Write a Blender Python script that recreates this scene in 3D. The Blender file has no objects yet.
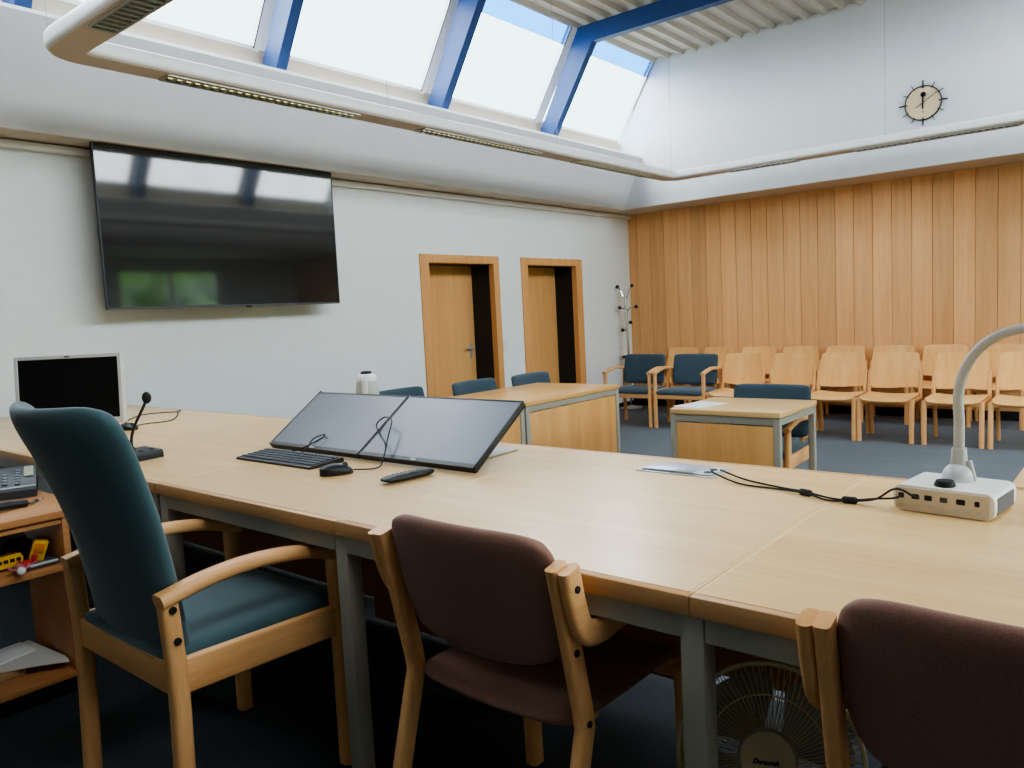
import bpy, bmesh, math, random
from mathutils import Vector, Matrix
random.seed(7)
S = bpy.context.scene
COL = S.collection
pi = math.pi

# ------------------------------------------------------------------ helpers
def lin(c):
    return tuple(((v/255)/12.92 if v/255 <= .04045 else ((v/255+.055)/1.055)**2.4) for v in c)

def link(o, parent=None):
    COL.objects.link(o)
    if parent is not None:
        o.parent = parent
    return o

def obj(name, bm, mat, parent=None, smooth=True, angle=38, label=None):
    bmesh.ops.recalc_face_normals(bm, faces=bm.faces[:])
    if smooth:
        ca = math.radians(angle)
        for f in bm.faces: f.smooth = True
        for e in bm.edges:
            if len(e.link_faces) == 2:
                try:
                    e.smooth = e.calc_face_angle() < ca
                except ValueError:
                    e.smooth = True
    me = bpy.data.meshes.new(name)
    bm.to_mesh(me); bm.free()
    me.materials.append(mat)
    o = bpy.data.objects.new(name, me)
    link(o, parent)
    if label: o['label'] = label
    return o

def tag(o, label, cat, group=None):
    o['label'] = label; o['category'] = cat
    if group: o['group'] = group
    return o

def thing(name, label, cat, loc=(0, 0, 0), rz=0, group=None):
    o = bpy.data.objects.new(name, None)
    o.empty_display_size = .05
    link(o)
    o.location = loc; o.rotation_euler = (0, 0, rz)
    return tag(o, label, cat, group)

def struct(name, bm, mat, parent=None, **k):
    o = obj(name, bm, mat, parent, **k)
    if parent is None: o['kind'] = 'structure'
    return o

def dup(root, loc, rz, label, group=None):
    r = root.copy(); COL.objects.link(r)
    r.location = loc; r.rotation_euler = (0, 0, rz)
    r['label'] = label
    if group: r['group'] = group
    for ch in list(root.children):
        c = ch.copy(); COL.objects.link(c); c.parent = r
        for g in list(ch.children):
            d = g.copy(); COL.objects.link(d); d.parent = c
    return r

NB = bmesh.new
def box(bm, x0, x1, y0, y1, z0, z1, bev=0, seg=2, M=None):
    vs = [bm.verts.new((x, y, z)) for z in (z0, z1) for y in (y0, y1) for x in (x0, x1)]
    idx = [(0, 2, 3, 1), (4, 5, 7, 6), (0, 1, 5, 4), (2, 6, 7, 3), (0, 4, 6, 2), (1, 3, 7, 5)]
    fs = [bm.faces.new([vs[i] for i in q]) for q in idx]
    out = list(vs)
    if bev > 0:
        es = list({e for f in fs for e in f.edges})
        r = bmesh.ops.bevel(bm, geom=es, offset=bev, segments=seg, profile=.5, affect='EDGES', clamp_overlap=True)
        out = list({v for f in r['faces'] for v in f.verts} | {v for v in vs if v.is_valid})
    if M is not None:
        bmesh.ops.transform(bm, matrix=M, verts=[v for v in out if v.is_valid])
    return bm

def B(*a, **k):
    return box(NB(), *a, **k)

def rr(w, h, r, n=3):
    r = min(r, w/2-1e-4, h/2-1e-4); p = []
    for cx, cy, a0 in ((w/2-r, h/2-r, 0), (-w/2+r, h/2-r, 90), (-w/2+r, -h/2+r, 180), (w/2-r, -h/2+r, 270)):
        for i in range(n+1):
            a = math.radians(a0+90*i/n)
            p.append((cx+r*math.cos(a), cy+r*math.sin(a)))
    return p

def circ(r, n=10):
    return [(r*math.cos(2*pi*i/n), r*math.sin(2*pi*i/n)) for i in range(n)]

def spline(pts, n=6, closed=False):
    P = [Vector(p) for p in pts]
    out = []; m = len(P)
    for i in range(m if closed else m-1):
        p0 = P[(i-1) % m] if (closed or i > 0) else P[0]*2-P[1]
        p1 = P[i]; p2 = P[(i+1) % m]
        p3 = P[(i+2) % m] if (closed or i+2 < m) else P[-1]*2-P[-2]
        for k in range(n):
            t = k/n
            out.append(.5*((2*p1)+(p2-p0)*t+(2*p0-5*p1+4*p2-p3)*t*t+(3*p1-p0-3*p2+p3)*t**3))
    if not closed: out.append(P[-1].copy())
    return out

def sweep(bm, pts, prof, side=None, closed=False, caps=True, scale=None):
    """sweep a 2D profile along pts. side: fixed vector for profile x axis (else parallel transport)"""
    P = [Vector(p) for p in pts]; n = len(P)
    T = []
    for i in range(n):
        a = P[(i-1) % n] if (closed or i > 0) else P[i]
        b = P[(i+1) % n] if (closed or i < n-1) else P[i]
        T.append((b-a).normalized())
    rings = []
    s = None
    for i in range(n):
        if side is not None:
            s = Vector(side); s = (s-T[i]*s.dot(T[i])).normalized()
        else:
            if s is None:
                ref = Vector((0, 0, 1)) if abs(T[i].z) < .9 else Vector((1, 0, 0))
                s = T[i].cross(ref).normalized()
            else:
                s = (s-T[i]*s.dot(T[i])).normalized()
        u = s.cross(T[i])
        k = scale[i] if scale else 1
        rings.append([bm.verts.new(P[i]+s*(a*k)+u*(b*k)) for a, b in prof])
    m = len(prof)
    for i in range(n if closed else n-1):
        A, C = rings[i], rings[(i+1) % n]
        for j in range(m):
            bm.faces.new((A[j], A[(j+1) % m], C[(j+1) % m], C[j]))
    if caps and not closed:
        bm.faces.new(rings[0]); bm.faces.new(rings[-1])
    return bm

def tube(bm, pts, r, n=8, smooth=0, closed=False):
    if smooth: pts = spline(pts, smooth, closed)
    return sweep(bm, pts, circ(r, n), closed=closed)

def lathe(bm, prof, n=24, M=None):
    rings = []
    for r, z in prof:
        rings.append([bm.verts.new((r*math.cos(2*pi*i/n), r*math.sin(2*pi*i/n), z)) for i in range(n)] if r > 1e-6 else [bm.verts.new((0, 0, z))])
    for A, C in zip(rings, rings[1:]):
        for j in range(n):
            k = (j+1) % n
            if len(A) > 1 and len(C) > 1: bm.faces.new((A[j], A[k], C[k], C[j]))
            elif len(A) > 1: bm.faces.new((A[j], A[k], C[0]))
            elif len(C) > 1: bm.faces.new((A[0], C[k], C[j]))
    if len(rings[0]) > 1: bm.faces.new(rings[0])
    if len(rings[-1]) > 1: bm.faces.new(rings[-1])
    if M is not None: bmesh.ops.transform(bm, matrix=M, verts=[v for R in rings for v in R])
    return bm

def prism(bm, poly, axis, a, b):
    """extrude a 2D polygon along axis between a and b; poly gives the other two coords in xyz order"""
    def P(p, t):
        return {'x': (t, p[0], p[1]), 'y': (p[0], t, p[1]), 'z': (p[0], p[1], t)}[axis]
    A = [bm.verts.new(P(p, a)) for p in poly]; C = [bm.verts.new(P(p, b)) for p in poly]
    n = len(poly)
    for i in range(n): bm.faces.new((A[i], A[(i+1) % n], C[(i+1) % n], C[i]))
    bm.faces.new(A); bm.faces.new(C)
    return bm

def shell(bm, f, nu, nv, th):
    """mid surface f(u,v), u,v in -1..1; th(u,v) half thickness"""
    e = 1e-3
    top, bot = [], []
    for j in range(nv+1):
        rt, rb = [], []
        for i in range(nu+1):
            u, v = math.sin(pi/2*(-1+2*i/nu)), math.sin(pi/2*(-1+2*j/nv))
            uc, vc = max(-.995, min(.995, u)), max(-.995, min(.995, v))
            p = Vector(f(u, v))
            du = Vector(f(uc+e, vc))-Vector(f(uc-e, vc)); dv = Vector(f(uc, vc+e))-Vector(f(uc, vc-e))
            nrm = du.cross(dv).normalized()
            t = th(u, v)
            rt.append(bm.verts.new(p+nrm*t)); rb.append(bm.verts.new(p-nrm*t))
        top.append(rt); bot.append(rb)
    for j in range(nv):
        for i in range(nu):
            bm.faces.new((top[j][i], top[j][i+1], top[j+1][i+1], top[j+1][i]))
            bm.faces.new((bot[j][i], bot[j+1][i], bot[j+1][i+1], bot[j][i+1]))
    bd = [(0, i) for i in range(nu)]+[(j, nu) for j in range(nv)]+[(nv, i) for i in range(nu, 0, -1)]+[(j, 0) for j in range(nv, 0, -1)]
    for k in range(len(bd)):
        a, b = bd[k], bd[(k+1) % len(bd)]
        bm.faces.new((top[a[0]][a[1]], bot[a[0]][a[1]], bot[b[0]][b[1]], top[b[0]][b[1]]))
    return bm

def sgnpow(a, p): return math.copysign(abs(a)**p, a)
def disc_map(u, v, k=.30):
    """square -> rounded square (corner rounding k)"""
    p = 2/k-2
    return u*math.sqrt(max(0, 1-k*abs(v)**p)), v*math.sqrt(max(0, 1-k*abs(u)**p))
def edge_th(t, p=8):
    return lambda u, v: t*(max(0., 1-max(abs(u), abs(v))**p))**.5+.0012

# ------------------------------------------------------------------ materials
def newmat(name):
    m = bpy.data.materials.new(name); m.use_nodes = True
    nt = m.node_tree; b = nt.nodes['Principled BSDF']
    return m, nt, b
def N(nt, t, **k):
    n = nt.nodes.new(t)
    for a, v in k.items(): setattr(n, a, v)
    return n
def L(nt, a, b): nt.links.new(a, b)

def plain(name, c, rough=.5, metal=0, spec=.5, var=.06, vscale=8, bump=0, bscale=200, emis=None, coat=0, sheen=0):
    m, nt, b = newmat(name)
    tc = N(nt, 'ShaderNodeTexCoord')
    nz = N(nt, 'ShaderNodeTexNoise'); nz.inputs['Scale'].default_value = vscale; nz.inputs['Detail'].default_value = 3
    L(nt, tc.outputs['Object'], nz.inputs['Vector'])
    rp = N(nt, 'ShaderNodeValToRGB')
    c = lin(c)
    rp.color_ramp.elements[0].position = .25; rp.color_ramp.elements[1].position = .75
    rp.color_ramp.elements[0].color = (*[v*(1-var) for v in c], 1)
    rp.color_ramp.elements[1].color = (*[min(1, v*(1+var)) for v in c], 1)
    L(nt, nz.outputs['Fac'], rp.inputs['Fac'])
    L(nt, rp.outputs['Color'], b.inputs['Base Color'])
    b.inputs['Roughness'].default_value = rough; b.inputs['Metallic'].default_value = metal
    b.inputs['Specular IOR Level'].default_value = spec
    b.inputs['Coat Weight'].default_value = coat
    if sheen:
        b.inputs['Sheen Weight'].default_value = sheen; b.inputs['Sheen Roughness'].default_value = .5
    if bump:
        n2 = N(nt, 'ShaderNodeTexNoise'); n2.inputs['Scale'].default_value = bscale; n2.inputs['Detail'].default_value = 2
        L(nt, tc.outputs['Object'], n2.inputs['Vector'])
        bp = N(nt, 'ShaderNodeBump'); bp.inputs['Strength'].default_value = bump; bp.inputs['Distance'].default_value = .002
        L(nt, n2.outputs['Fac'], bp.inputs['Height']); L(nt, bp.outputs['Normal'], b.inputs['Normal'])
    if emis:
        b.inputs['Emission Color'].default_value = (*lin(emis[0]), 1); b.inputs['Emission Strength'].default_value = emis[1]
    return m

def wood(name, dark, light, axis='x', rough=.38, scale=14, stretch=.06, coat=0, spec=.4, boards=None, rnd=True):
    m, nt, b = newmat(name)
    tc = N(nt, 'ShaderNodeTexCoord')
    mp = N(nt, 'ShaderNodeMapping')
    sc = [1, 1, 1]; sc['xyz'.index(axis)] = stretch
    mp.inputs['Scale'].default_value = sc
    src = tc.outputs['Object']
    add = N(nt, 'ShaderNodeVectorMath', operation='ADD')
    L(nt, src, add.inputs[0])
    if boards:
        sx = N(nt, 'ShaderNodeSeparateXYZ'); L(nt, src, sx.inputs[0])
        ma = N(nt, 'ShaderNodeMath', operation='MULTIPLY_ADD'); L(nt, sx.outputs['X'], ma.inputs[0])
        ma.inputs[1].default_value = 1/boards[1]; ma.inputs[2].default_value = -boards[0]/boards[1]
        fl = N(nt, 'ShaderNodeMath', operation='FLOOR'); L(nt, ma.outputs[0], fl.inputs[0])
        wn = N(nt, 'ShaderNodeTexWhiteNoise', noise_dimensions='1D'); L(nt, fl.outputs[0], wn.inputs['W'])
        sv = N(nt, 'ShaderNodeVectorMath', operation='SCALE'); L(nt, wn.outputs['Color'], sv.inputs[0]); sv.inputs['Scale'].default_value = 30
        L(nt, sv.outputs[0], add.inputs[1])
        rndv = wn.outputs['Value']
    else:
        oi = N(nt, 'ShaderNodeObjectInfo')
        cb = N(nt, 'ShaderNodeMath', operation='MULTIPLY'); L(nt, oi.outputs['Random'], cb.inputs[0]); cb.inputs[1].default_value = 40
        L(nt, cb.outputs[0], add.inputs[1])
        rndv = oi.outputs['Random']
    L(nt, add.outputs[0], mp.inputs['Vector'])
    n1 = N(nt, 'ShaderNodeTexNoise'); n1.inputs['Scale'].default_value = scale; n1.inputs['Detail'].default_value = 4; n1.inputs['Distortion'].default_value = .6
    n2 = N(nt, 'ShaderNodeTexNoise'); n2.inputs['Scale'].default_value = scale*9; n2.inputs['Detail'].default_value = 2
    L(nt, mp.outputs[0], n1.inputs['Vector']); L(nt, mp.outputs[0], n2.inputs['Vector'])
    mx = N(nt, 'ShaderNodeMix', data_type='FLOAT'); mx.inputs['Factor'].default_value = .35
    L(nt, n1.outputs['Fac'], mx.inputs['A']); L(nt, n2.outputs['Fac'], mx.inputs['B'])
    rp = N(nt, 'ShaderNodeValToRGB')
    rp.color_ramp.elements[0].position = .32; rp.color_ramp.elements[1].position = .66
    rp.color_ramp.elements[0].color = (*lin(dark), 1); rp.color_ramp.elements[1].color = (*lin(light), 1)
    L(nt, mx.outputs['Result'], rp.inputs['Fac'])
    hv = N(nt, 'ShaderNodeHueSaturation')
    mr = N(nt, 'ShaderNodeMapRange')
    a = .10 if boards else .05
    mr.inputs['To Min'].default_value = 1-a; mr.inputs['To Max'].default_value = 1+a
    L(nt, rndv, mr.inputs['Value']); L(nt, mr.outputs[0], hv.inputs['Value'])
    L(nt, rp.outputs['Color'], hv.inputs['Color']); L(nt, hv.outputs['Color'], b.inputs['Base Color'])
    b.inputs['Roughness'].default_value = rough; b.inputs['Specular IOR Level'].default_value = spec
    b.inputs['Coat Weight'].default_value = coat; b.inputs['Coat Roughness'].default_value = .25
    return m

def fabric(name, c, c2=None, rough=.9, scale=700, sheen=.25):
    m, nt, b = newmat(name)
    tc = N(nt, 'ShaderNodeTexCoord')
    n1 = N(nt, 'ShaderNodeTexNoise'); n1.inputs['Scale'].default_value = scale; n1.inputs['Detail'].default_value = 2
    n0 = N(nt, 'ShaderNodeTexNoise'); n0.inputs['Scale'].default_value = 6; n0.inputs['Detail'].default_value = 3
    for n in (n0, n1): L(nt, tc.outputs['Object'], n.inputs['Vector'])
    mx = N(nt, 'ShaderNodeMix', data_type='FLOAT'); mx.inputs['Factor'].default_value = .15
    L(nt, n1.outputs['Fac'], mx.inputs['A']); L(nt, n0.outputs['Fac'], mx.inputs['B'])
    rp = N(nt, 'ShaderNodeValToRGB'); rp.color_ramp.elements[0].position = .3; rp.color_ramp.elements[1].position = .7
    c = lin(c); c2 = lin(c2) if c2 else [v*1.35 for v in c]
    rp.color_ramp.elements[0].color = (*c, 1); rp.color_ramp.elements[1].color = (*c2, 1)
    L(nt, mx.outputs['Result'], rp.inputs['Fac']); L(nt, rp.outputs['Color'], b.inputs['Base Color'])
    b.inputs['Roughness'].default_value = rough; b.inputs['Specular IOR Level'].default_value = .2
    b.inputs['Sheen Weight'].default_value = sheen
    bp = N(nt, 'ShaderNodeBump'); bp.inputs['Strength'].default_value = .25; bp.inputs['Distance'].default_value = .001
    L(nt, n1.outputs['Fac'], bp.inputs['Height']); L(nt, bp.outputs['Normal'], b.inputs['Normal'])
    return m

def glassmat(name, tint, dirt=.12):
    m = bpy.data.materials.new(name); m.use_nodes = True; nt = m.node_tree; nt.nodes.clear()
    out = N(nt, 'ShaderNodeOutputMaterial')
    tr = N(nt, 'ShaderNodeBsdfTransparent'); tr.inputs['Color'].default_value = (*tint, 1)
    gl = N(nt, 'ShaderNodeBsdfGlossy'); gl.inputs['Roughness'].default_value = .05
    lw = N(nt, 'ShaderNodeLayerWeight'); pw = N(nt, 'ShaderNodeMath', operation='POWER'); pw.inputs[1].default_value = 5
    L(nt, lw.outputs['Facing'], pw.inputs[0])
    fr = N(nt, 'ShaderNodeMath', operation='MULTIPLY_ADD'); fr.inputs[1].default_value = .9; fr.inputs[2].default_value = .04
    L(nt, pw.outputs[0], fr.inputs[0])
    m1 = N(nt, 'ShaderNodeMixShader'); L(nt, fr.outputs[0], m1.inputs[0]); L(nt, tr.outputs[0], m1.inputs[1]); L(nt, gl.outputs[0], m1.inputs[2])
    tc = N(nt, 'ShaderNodeTexCoord')
    nz = N(nt, 'ShaderNodeTexNoise'); nz.inputs['Scale'].default_value = 1.6; nz.inputs['Detail'].default_value = 5
    L(nt, tc.outputs['Object'], nz.inputs['Vector'])
    rp = N(nt, 'ShaderNodeValToRGB'); rp.color_ramp.elements[0].position = .45; rp.color_ramp.elements[1].position = .85
    rp.color_ramp.elements[0].color = (0, 0, 0, 1); rp.color_ramp.elements[1].color = (dirt, dirt, dirt, 1)
    L(nt, nz.outputs['Fac'], rp.inputs['Fac'])
    df = N(nt, 'ShaderNodeBsdfTranslucent'); df.inputs['Color'].default_value = (.7, .8, .85, 1)
    m2 = N(nt, 'ShaderNodeMixShader'); L(nt, rp.outputs['Color'], m2.inputs[0]); L(nt, m1.outputs[0], m2.inputs[1]); L(nt, df.outputs[0], m2.inputs[2])
    L(nt, m2.outputs[0], out.inputs['Surface'])
    return m

TOPD, TOPL = (216, 172, 112), (234, 198, 142)
M_TOP = wood('beech_tabletop', TOPD, TOPL, 'x', rough=.3, scale=9, stretch=.05, coat=.25)
M_TOPY = wood('beech_tabletop_lengthwise', (202, 150, 86), (220, 174, 108), 'y', rough=.3, scale=9, stretch=.05, coat=.25)
M_LIP = wood('beech_edge', (188, 142, 94), (206, 160, 110), 'x', rough=.4, scale=12)
M_LIPS = wood('beech_edge_light', (232, 196, 142), (240, 210, 160), 'y', rough=.35, scale=12)
M_PANEL = wood('beech_panel', (196, 144, 84), (212, 162, 102), 'z', rough=.45, scale=9, stretch=.05)
M_CH = {a: wood('beech_frame_'+a, (212, 154, 98), (232, 180, 124), a, rough=.4, scale=22, stretch=.08) for a in 'xyz'}
M_SH = wood('beech_shell', (226, 166, 98), (242, 190, 124), 'z', rough=.35, scale=14, stretch=.06)
M_SEAT = wood('beech_seat', (224, 168, 100), (240, 194, 130), 'y', rough=.35, scale=14, stretch=.06)
M_WALLWOOD = wood('oak_panelling', (222, 163, 106), (236, 184, 128), 'z', rough=.5, scale=16, stretch=.05, boards=(-5.63, .206))
M_DOOR = wood('door_veneer', (212, 156, 96), (226, 172, 112), 'z', rough=.45, scale=14, stretch=.04)
M_DFRAME = wood('door_frame_wood', (208, 150, 92), (222, 168, 110), 'z', rough=.45, scale=14, stretch=.04)
M_TROL = wood('trolley_board', (170, 112, 66), (192, 138, 88), 'y', rough=.45, scale=12)
M_WALL = plain('white_plaster', (228, 233, 234), .9, var=.015, bump=.08, bscale=160)
M_UPW = plain('white_wallpaper', (206, 209, 211), .85, var=.02, bump=.3, bscale=140)
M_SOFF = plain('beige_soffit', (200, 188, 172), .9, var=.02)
M_CEIL = plain('white_ceiling', (214, 214, 210), .9, var=.02)
M_SILL = plain('beige_sill', (198, 184, 164), .7, var=.03)
M_WHITE = plain('white_lacquer', (226, 226, 224), .4, var=.02)
M_DECK = plain('deck_steel', (182, 174, 160), .6, var=.04)
M_BLUE = plain('blue_paint', (46, 72, 118), .5, var=.04, spec=.25)
M_CARPET = fabric('carpet', (66, 74, 82), (98, 107, 116), .97, 240, .1)
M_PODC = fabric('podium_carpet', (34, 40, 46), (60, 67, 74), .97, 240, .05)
M_SKIRT = plain('black_skirting', (22, 24, 26), .6)
M_STEEL = plain('grey_painted_steel', (152, 149, 136), .45, var=.03)
M_TEAL = fabric('teal_fabric', (54, 78, 84), (74, 100, 106), .9, 500, .35)
M_NAVY = fabric('blue_fabric', (54, 70, 81), (70, 88, 99), .9, 500, .2)
M_BROWN = fabric('brown_fabric', (126, 90, 78), (150, 112, 98), .7, 420, .15)
M_BLACK = plain('black_plastic', (20, 21, 23), .45, var=.1)
M_BLK2 = plain('black_matte', (14, 14, 15), .7)
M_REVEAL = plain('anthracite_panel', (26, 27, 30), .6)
M_SCREEN = plain('tv_glass', (34, 36, 36), .055, spec=.8, var=.02)
M_LCD = plain('monitor_glass', (32, 46, 70), .40, spec=1.0, var=.02, coat=.0)
M_LCDM = plain('monitor_matte', (10, 10, 11), .5, spec=.3, var=.02)
M_SILVER = plain('silver_plastic', (196, 198, 198), .4, var=.02)
M_LGREY = plain('light_grey_plastic', (178, 178, 174), .5, var=.02)
M_WIRE = plain('wire_grey', (140, 142, 140), .5)
M_HANDLE = plain('satin_metal', (170, 168, 160), .4, metal=.35)
M_ALU = plain('brushed_aluminium', (196, 204, 212), .35, metal=.6, var=.03)
M_CHROME = plain('chrome', (205, 205, 205), .15, metal=1, var=.02)
M_DGREY = plain('dark_grey_plastic', (66, 70, 76), .5)
M_KEYG = plain('phone_keys', (92, 100, 110), .5)
M_PAPER = plain('paper', (222, 222, 218), .8, var=.01)
M_CREAM = plain('clock_face', (206, 186, 150), .6, var=.06, vscale=4)
M_FANC = plain('fan_cream', (204, 190, 150), .45, var=.02)
M_FANB = plain('fan_blade', (150, 142, 126), .4, var=.02)
M_YEL = plain('toy_yellow', (222, 172, 40), .45)
M_RED = plain('toy_red', (176, 48, 48), .5)
M_PINK = plain('toy_pink', (196, 120, 120), .5)
M_TAN = plain('tan_board', (170, 138, 96), .7)
M_TANB = plain('toy_brown', (120, 74, 48), .6)
M_CARD = plain('white_folder', (206, 202, 196), .7, var=.03)
M_LAMPG = plain('louvre_grey', (176, 180, 172), .4, metal=.5)
M_GLASS = glassmat('pane_glass', (.96, .99, 1.0), .22)
M_TOPSHADE = glassmat('pane_top_shade', (.13, .30, .55), .05)  # blue tint stands in for reflection and overhang shade along the pane tops
M_GREEN = plain('leaves', (74, 112, 40), .8, var=.5, vscale=3)
M_TUBE = plain('lamp_tube', (220, 214, 190), .5, emis=((255, 232, 150), .5))
M_LOUVB = plain('louvre_back', (112, 114, 106), .5, metal=.3)
M_TEXT = plain('dark_print', (22, 20, 18), .6)

# ------------------------------------------------------------------ room shell
WX, YB = -5.77, 9.63
XR, YF = 2.6, -2.5
SF = 2.69            # soffit height
YU = 9.04            # upper back wall
PD = .165            # podium height
T = .905             # bench top height

struct('floor', B(WX-.4, XR+.2, YF-.2, YB+.2, -.1, 0), M_CARPET)
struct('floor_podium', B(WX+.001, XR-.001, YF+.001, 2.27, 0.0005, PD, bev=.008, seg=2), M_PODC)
# left wall with two door openings
bm = NB()
D1, D2 = (5.60, 6.72), (7.24, 8.35)
ZO = 2.0
for a, b in ((YF, D1[0]), (D1[1], D2[0]), (D2[1], YB)): box(bm, WX-.36, WX, a, b, 0, SF)
for a, b in (D1, D2): box(bm, WX-.36, WX, a, b, ZO, SF)
box(bm, WX-.36, WX, YF, YB, SF, 3.39)
struct('wall_left', bm, M_WALL, smooth=False)
# panelled back wall
bm = NB()
x = -5.63-.206*1
while x < XR:
    a, b = max(x, WX), min(x+.206, XR)
    if b-a > .02: box(bm, a+.0022, b-.0022, YB, YB+.02, .1, SF+.04, bev=.002, seg=1)
    x += .206
box(bm, WX-.1, XR+.1, YB+.012, YB+.2, 0, 3.4)
struct('wall_back', bm, M_WALLWOOD, smooth=False)
struct('baseboard_back', B(WX, XR, YB-.015, YB+.01, 0, .1), M_SKIRT)
struct('baseboard_left', (lambda bm: [box(bm, WX, WX+.012, a, b, 0, .07) for a, b in ((2.27, 5.54), (6.78, 7.18), (8.43, YB))] and bm)(NB()), M_SKIRT)
struct('wall_front', B(WX-.1, XR+.1, YF-.15, YF, 0, 3.38), M_WALL)
# right wall with two windows
bm = NB()
box(bm, XR, XR+.2, YF, YB, 0, .9); box(bm, XR, XR+.2, YF, YB, 2.5, 3.38)
WR = [(1.2, 3.1), (3.6, 5.5), (6.0, 7.9)]
ys = [YF]+[v for w in WR for v in w]+[YB]
for i in range(0, len(ys), 2): box(bm, XR, XR+.2, ys[i], ys[i+1], .9, 2.5)
struct('wall_right', bm, M_WALL, smooth=False)
for i, (a, b) in enumerate(WR):
    bm = NB()
    for q in ((a, a+.07, .9, 2.5), (b-.07, b, .9, 2.5), (a, b, .9, .97), (a, b, 2.43, 2.5), ((a+b)/2-.04, (a+b)/2+.04, .97, 2.43)):
        box(bm, XR+.03, XR+.1, q[0], q[1], q[2], q[3], bev=.004, seg=1)
    w = struct('window_%d' % (10+i), bm, M_WHITE)
    obj('pane', B(XR+.06, XR+.066, a+.07, b-.07, .97, 2.43), M_GLASS, w)
# left bulkhead with sloping face, ledge on top
XS0, ZS0, XS1, ZS1 = -5.47, SF, -5.17, 3.311
Y0 = .2
struct('bulkhead_left', prism(NB(), [(WX-.01, SF), (XS0, SF), (XS1, ZS1), (XS1-.02, ZS1+.03), (-5.56, 3.39), (WX-.01, 3.39)], 'y', YF+.01, YU), M_UPW, smooth=False)
struct('soffit_left', B(WX, XS0-.004, YF+.01, YU+.003, SF-.006, SF+.002), M_SOFF)
struct('soffit_back', B(WX, XR, YU+.004, YB, SF-.006, SF+.05), M_SOFF)
# upper back wall (clipped by the sloping glazing on both sides)
XCN = -2.4
mir = lambda x: 2*XCN-x
poly = [(XS0, SF), (XS1-.001, ZS1), (-5.62, 3.39), (-5.50, 3.57), (-4.93, 4.50), (mir(-4.93), 4.50), (mir(-5.50), 3.57), (mir(-5.62), 3.39), (mir(XS1), ZS1), (mir(XS0), SF)]
struct('wall_upper_back', prism(NB(), poly, 'y', YU, YU+.12), M_UPW, smooth=False)
struct('wall_upper_front', prism(NB(), poly, 'y', Y0-.12, Y0), M_UPW, smooth=False)
struct('ceiling_low_front', B(WX, XR, YF, Y0-.002, SF, SF+.1), M_CEIL)
struct('ceiling_low_right', prism(NB(), [(mir(XS0), SF), (mir(XS1), ZS1), (mir(-5.56), 3.39), (XR, 3.39), (XR, SF)], 'y', Y0, YU), M_CEIL, smooth=False)
# picture rail / cable duct on the left wall
bm = NB()
sweep(bm, [(WX+.03, YF+.02, 2.650), (WX+.03, YB-.01, 2.650)], rr(.06, .05, .006), side=(1, 0, 0))
struct('trim_1', bm, M_WHITE)
# corrugated steel deck
bm = NB()
prof = []
x = -4.99
while x < mir(-4.99):
    prof += [(x, 4.50), (x+.028, 4.455), (x+.058, 4.455), (x+.086, 4.50)]
    prof += [(x+.19, 4.50)]
    x += .19
lo = [bm.verts.new((p[0], Y0, p[1])) for p in prof]; hi = [bm.verts.new((p[0], YU+.02, p[1])) for p in prof]
for i in range(len(prof)-1):
    if (Vector(prof[i])-Vector(prof[i+1])).length > 1e-5:
        bm.faces.new((lo[i], lo[i+1], hi[i+1], hi[i]))
struct('ceiling_deck', bm, M_DECK, smooth=False)
struct('ceiling_roof', B(-5.0, mir(-5.0), Y0-.1, YU+.1, 4.53, 4.6), M_BLK2)

# steel portal frames
YBM = [1.93, 3.731, 5.545, 7.335]
HB = .047
def beam(y):
    bm = NB()
    pts_o = [(-5.483, 3.44), (-4.902, 4.447), (mir(-4.902), 4.447), (mir(-5.483), 3.44)]
    pts_i = [(-5.30, 3.37), (-4.729, 4.262), (mir(-4.729), 4.262), (mir(-5.30), 3.37)]
    for k in range(3):
        prism(bm, [pts_o[k], pts_o[k+1], pts_i[k+1], pts_i[k]], 'y', y-HB, y+HB)
    bmesh.ops.remove_doubles(bm, verts=bm.verts[:], dist=1e-4)
    o = struct('steel_beam', bm, M_BLUE, smooth=False)
    return o
for y in YBM: beam(y)

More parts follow.
